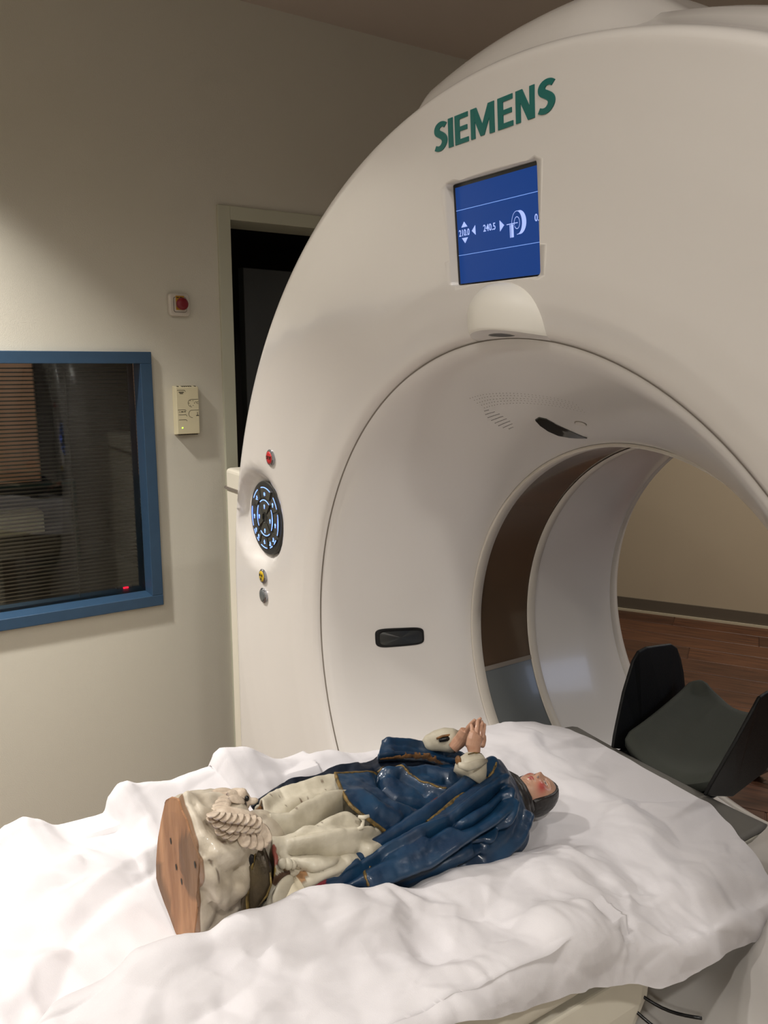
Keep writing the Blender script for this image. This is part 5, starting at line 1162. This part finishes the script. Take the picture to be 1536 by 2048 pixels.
# --- neck, collar, head
HC=Vector((0.0, 0.083, 0.875)); Ux=Vector((0,.955,-.297)).normalized(); Lf=Vector((1,0,0)); Ff=Lf.cross(Ux)*-1
Ff=Ux.cross(Lf)*-1 if Ux.cross(Lf).z<0 else Ux.cross(Lf)
yaw=R(10); Lf2=Lf*math.cos(yaw)-Ff*math.sin(yaw); Ff2=Ff*math.cos(yaw)+Lf*math.sin(yaw); Lf,Ff=Lf2,Ff2
def g2(a,b,sa,sb): return math.exp(-(a/sa)**2-(b/sb)**2)
def headpt(d):
    l,f,u=d
    al=.0295*(1-.20*max(0,-u)**1.5); af=.0335; au=.043
    p=Vector((l*al,f*af,u*au))
    if f>0:
        p.y-=.0035*g2(l,u,2,.9)*abs(f)       # flatten face
        nose=g2(l,u+.18,.145,.15)*.0066+g2(l,u+.02,.115,.22)*.0042
        p.y+=nose
        for s in (-1,1):
            p.y-=.0028*g2(l-s*.40,u-.02,.20,.13)          # socket
            p.y+=.0019*g2(l-s*.40,u-.01,.15,.07)          # eyeball
            p.y+=.0014*g2(l-s*.42,u-.20,.26,.07)          # brow
            p.y+=.0020*g2(l-s*.50,u+.24,.24,.20)          # cheek
            p.y+=.0018*g2(l-s*.13,u+.25,.06,.06)          # nostril wing
        p.y+=.0026*g2(l,u+.475,.24,.050)+.0030*g2(l,u+.575,.20,.050)-.0012*g2(l,u+.525,.26,.020)
        p.y-=.0012*g2(l,u+.66,.3,.04)
        p.y+=.0044*g2(l,u+.86,.30,.16)                    # chin
    return HC+Lf*p.x+Ff*p.y+Ux*p.z
bm=bmesh.new(); NSG=220; NR=150; rows=[]
for i in range(NR+1):
    ph=math.pi*i/NR; row=[]
    for k in range(NSG):
        a=2*math.pi*k/NSG; row.append(headpt((math.sin(ph)*math.sin(a),math.sin(ph)*math.cos(a),math.cos(ph))))
    rows.append(row)
hb=grid_bm(rows[1:-1],closed=True,capends=True); hd=obj('head',hb,M['skin'],st)
def headpaint(co):
    q=co-HC; l=q.dot(Lf)/.0295; f=q.dot(Ff)/.0335; u=q.dot(Ux)/.043
    if f<0: return (0,0,0,0)
    al=abs(l)
    # lips
    k=max(g2(l,u+.475,.20,.040),g2(l,u+.575,.16,.040))
    if k>.42: return lin((160,40,48))+(min(1,.6+k*.4),)
    if g2(al-.13,u+.285,.055,.035)>.5: return lin((40,18,16))+(.95,)
    e_=((al-.40)/.165)**2+((u-.010)/.052)**2
    if e_<1:
        if ((al-.41)/.072)**2+((u-.010)/.048)**2<1: return lin((36,24,20))+(1,)
        return lin((214,196,182))+(.9,)
    if 1<=e_<1.6 and u>.012: return lin((70,44,36))+(.85,)
    if abs(u-(.20+.07*math.cos((al-.42)*4)))<.016 and .16<al<.70: return lin((96,62,50))+(.55,)
    b_=g2(al-.56,u+.26,.24,.20)
    if b_>.05: return lin((176,62,60))+(min(.85,b_*1.0),)
    return (0,0,0,0)
paint(hd.data,headpaint)
# hair shell
rows=[]
for i in range(1,120):
    ph=math.pi*i/120; row=[]
    for k in range(160):
        a=2*math.pi*k/160; l,f,u=math.sin(ph)*math.sin(a),math.sin(ph)*math.cos(a),math.cos(ph)
        m_=math.sqrt((l/.90)**2+((u+.15)/.95)**2)   # face oval
        k_=sstep(.93,1.04,m_) if f>0 else 1
        sc=.70+.365*k_+ .012*noise.noise(Vector((l*14+u*3,f*14,u*5)))*k_
        row.append(HC+Lf*l*.0300*sc+Ff*f*.0340*sc*(1.0 if f>0 else 1.10)+Ux*u*.0425*sc)
    rows.append(row)
hbm=grid_bm(rows,closed=True,capends=True)
tube(hbm,[HC-Ff*.018-Ux*.000,HC-Ff*.022-Ux*.020,HC-Ff*.024-Ux*.040,HC-Ff*.024-Ux*.060],[(.026,.020),(.026,.019),(.025,.018),(.030,.016)],24)
hr=obj('hair',hbm,M['hair'],st)
bm=bmesh.new(); tube(bm,[HC-Ux*.030-Ff*.006,HC-Ux*.048-Ff*.012,HC-Ux*.066-Ff*.016],[.017,.0155,.022],24); nk=obj('neck',bm,M['skin'],st); paint(nk.data,lambda co:(0,0,0,0))
# dark veil folds round the neck
bm=bmesh.new(); tube(bm,[(0.0, 0.015, 0.929),(0.022, 0.009, 0.931),(0.04, 0.008, 0.924),(0.054, 0.007, 0.911),(0.062, 0.011, 0.893)],[.008,.010,.011,.010,.006],16)
tube(bm,[(-0.015, 0.035, 0.916),(0.0, 0.036, 0.912),(0.02, 0.031, 0.907),(0.036, 0.029, 0.897),(0.042, 0.034, 0.881)],[.007,.011,.013,.012,.008],16)
o=obj('dark_veil',bm,M['hair'],st)
bm=bmesh.new(); tube(bm,[(0.036, -0.011, 0.94),(0.042, -0.009, 0.936),(0.05, -0.006, 0.93),(0.058, -0.006, 0.924)],.0008,8); obj('gold_necklace',bm,M['gold'],st)
bm=bmesh.new(); ellipsoid(bm,(0.045, -0.024, 0.892),((1,0,0),(0,1,0),(0,0,1)),(.045,.030,.034),30,20); o=obj('shoulder_mass',bm,M['navy'],st); paint(o.data,lambda co:(0,0,0,0))
for o_ in [o_ for o_ in bpy.data.objects if o_.type=='MESH' and o_.data.materials and o_.data.materials[0] in (M['robe'],M['feather'],M['skin'],M['navy'],M['mantle'],M['rock'],M['wood'])]:
    if 'paint' not in o_.data.color_attributes: paint(o_.data,lambda co:(0,0,0,0))
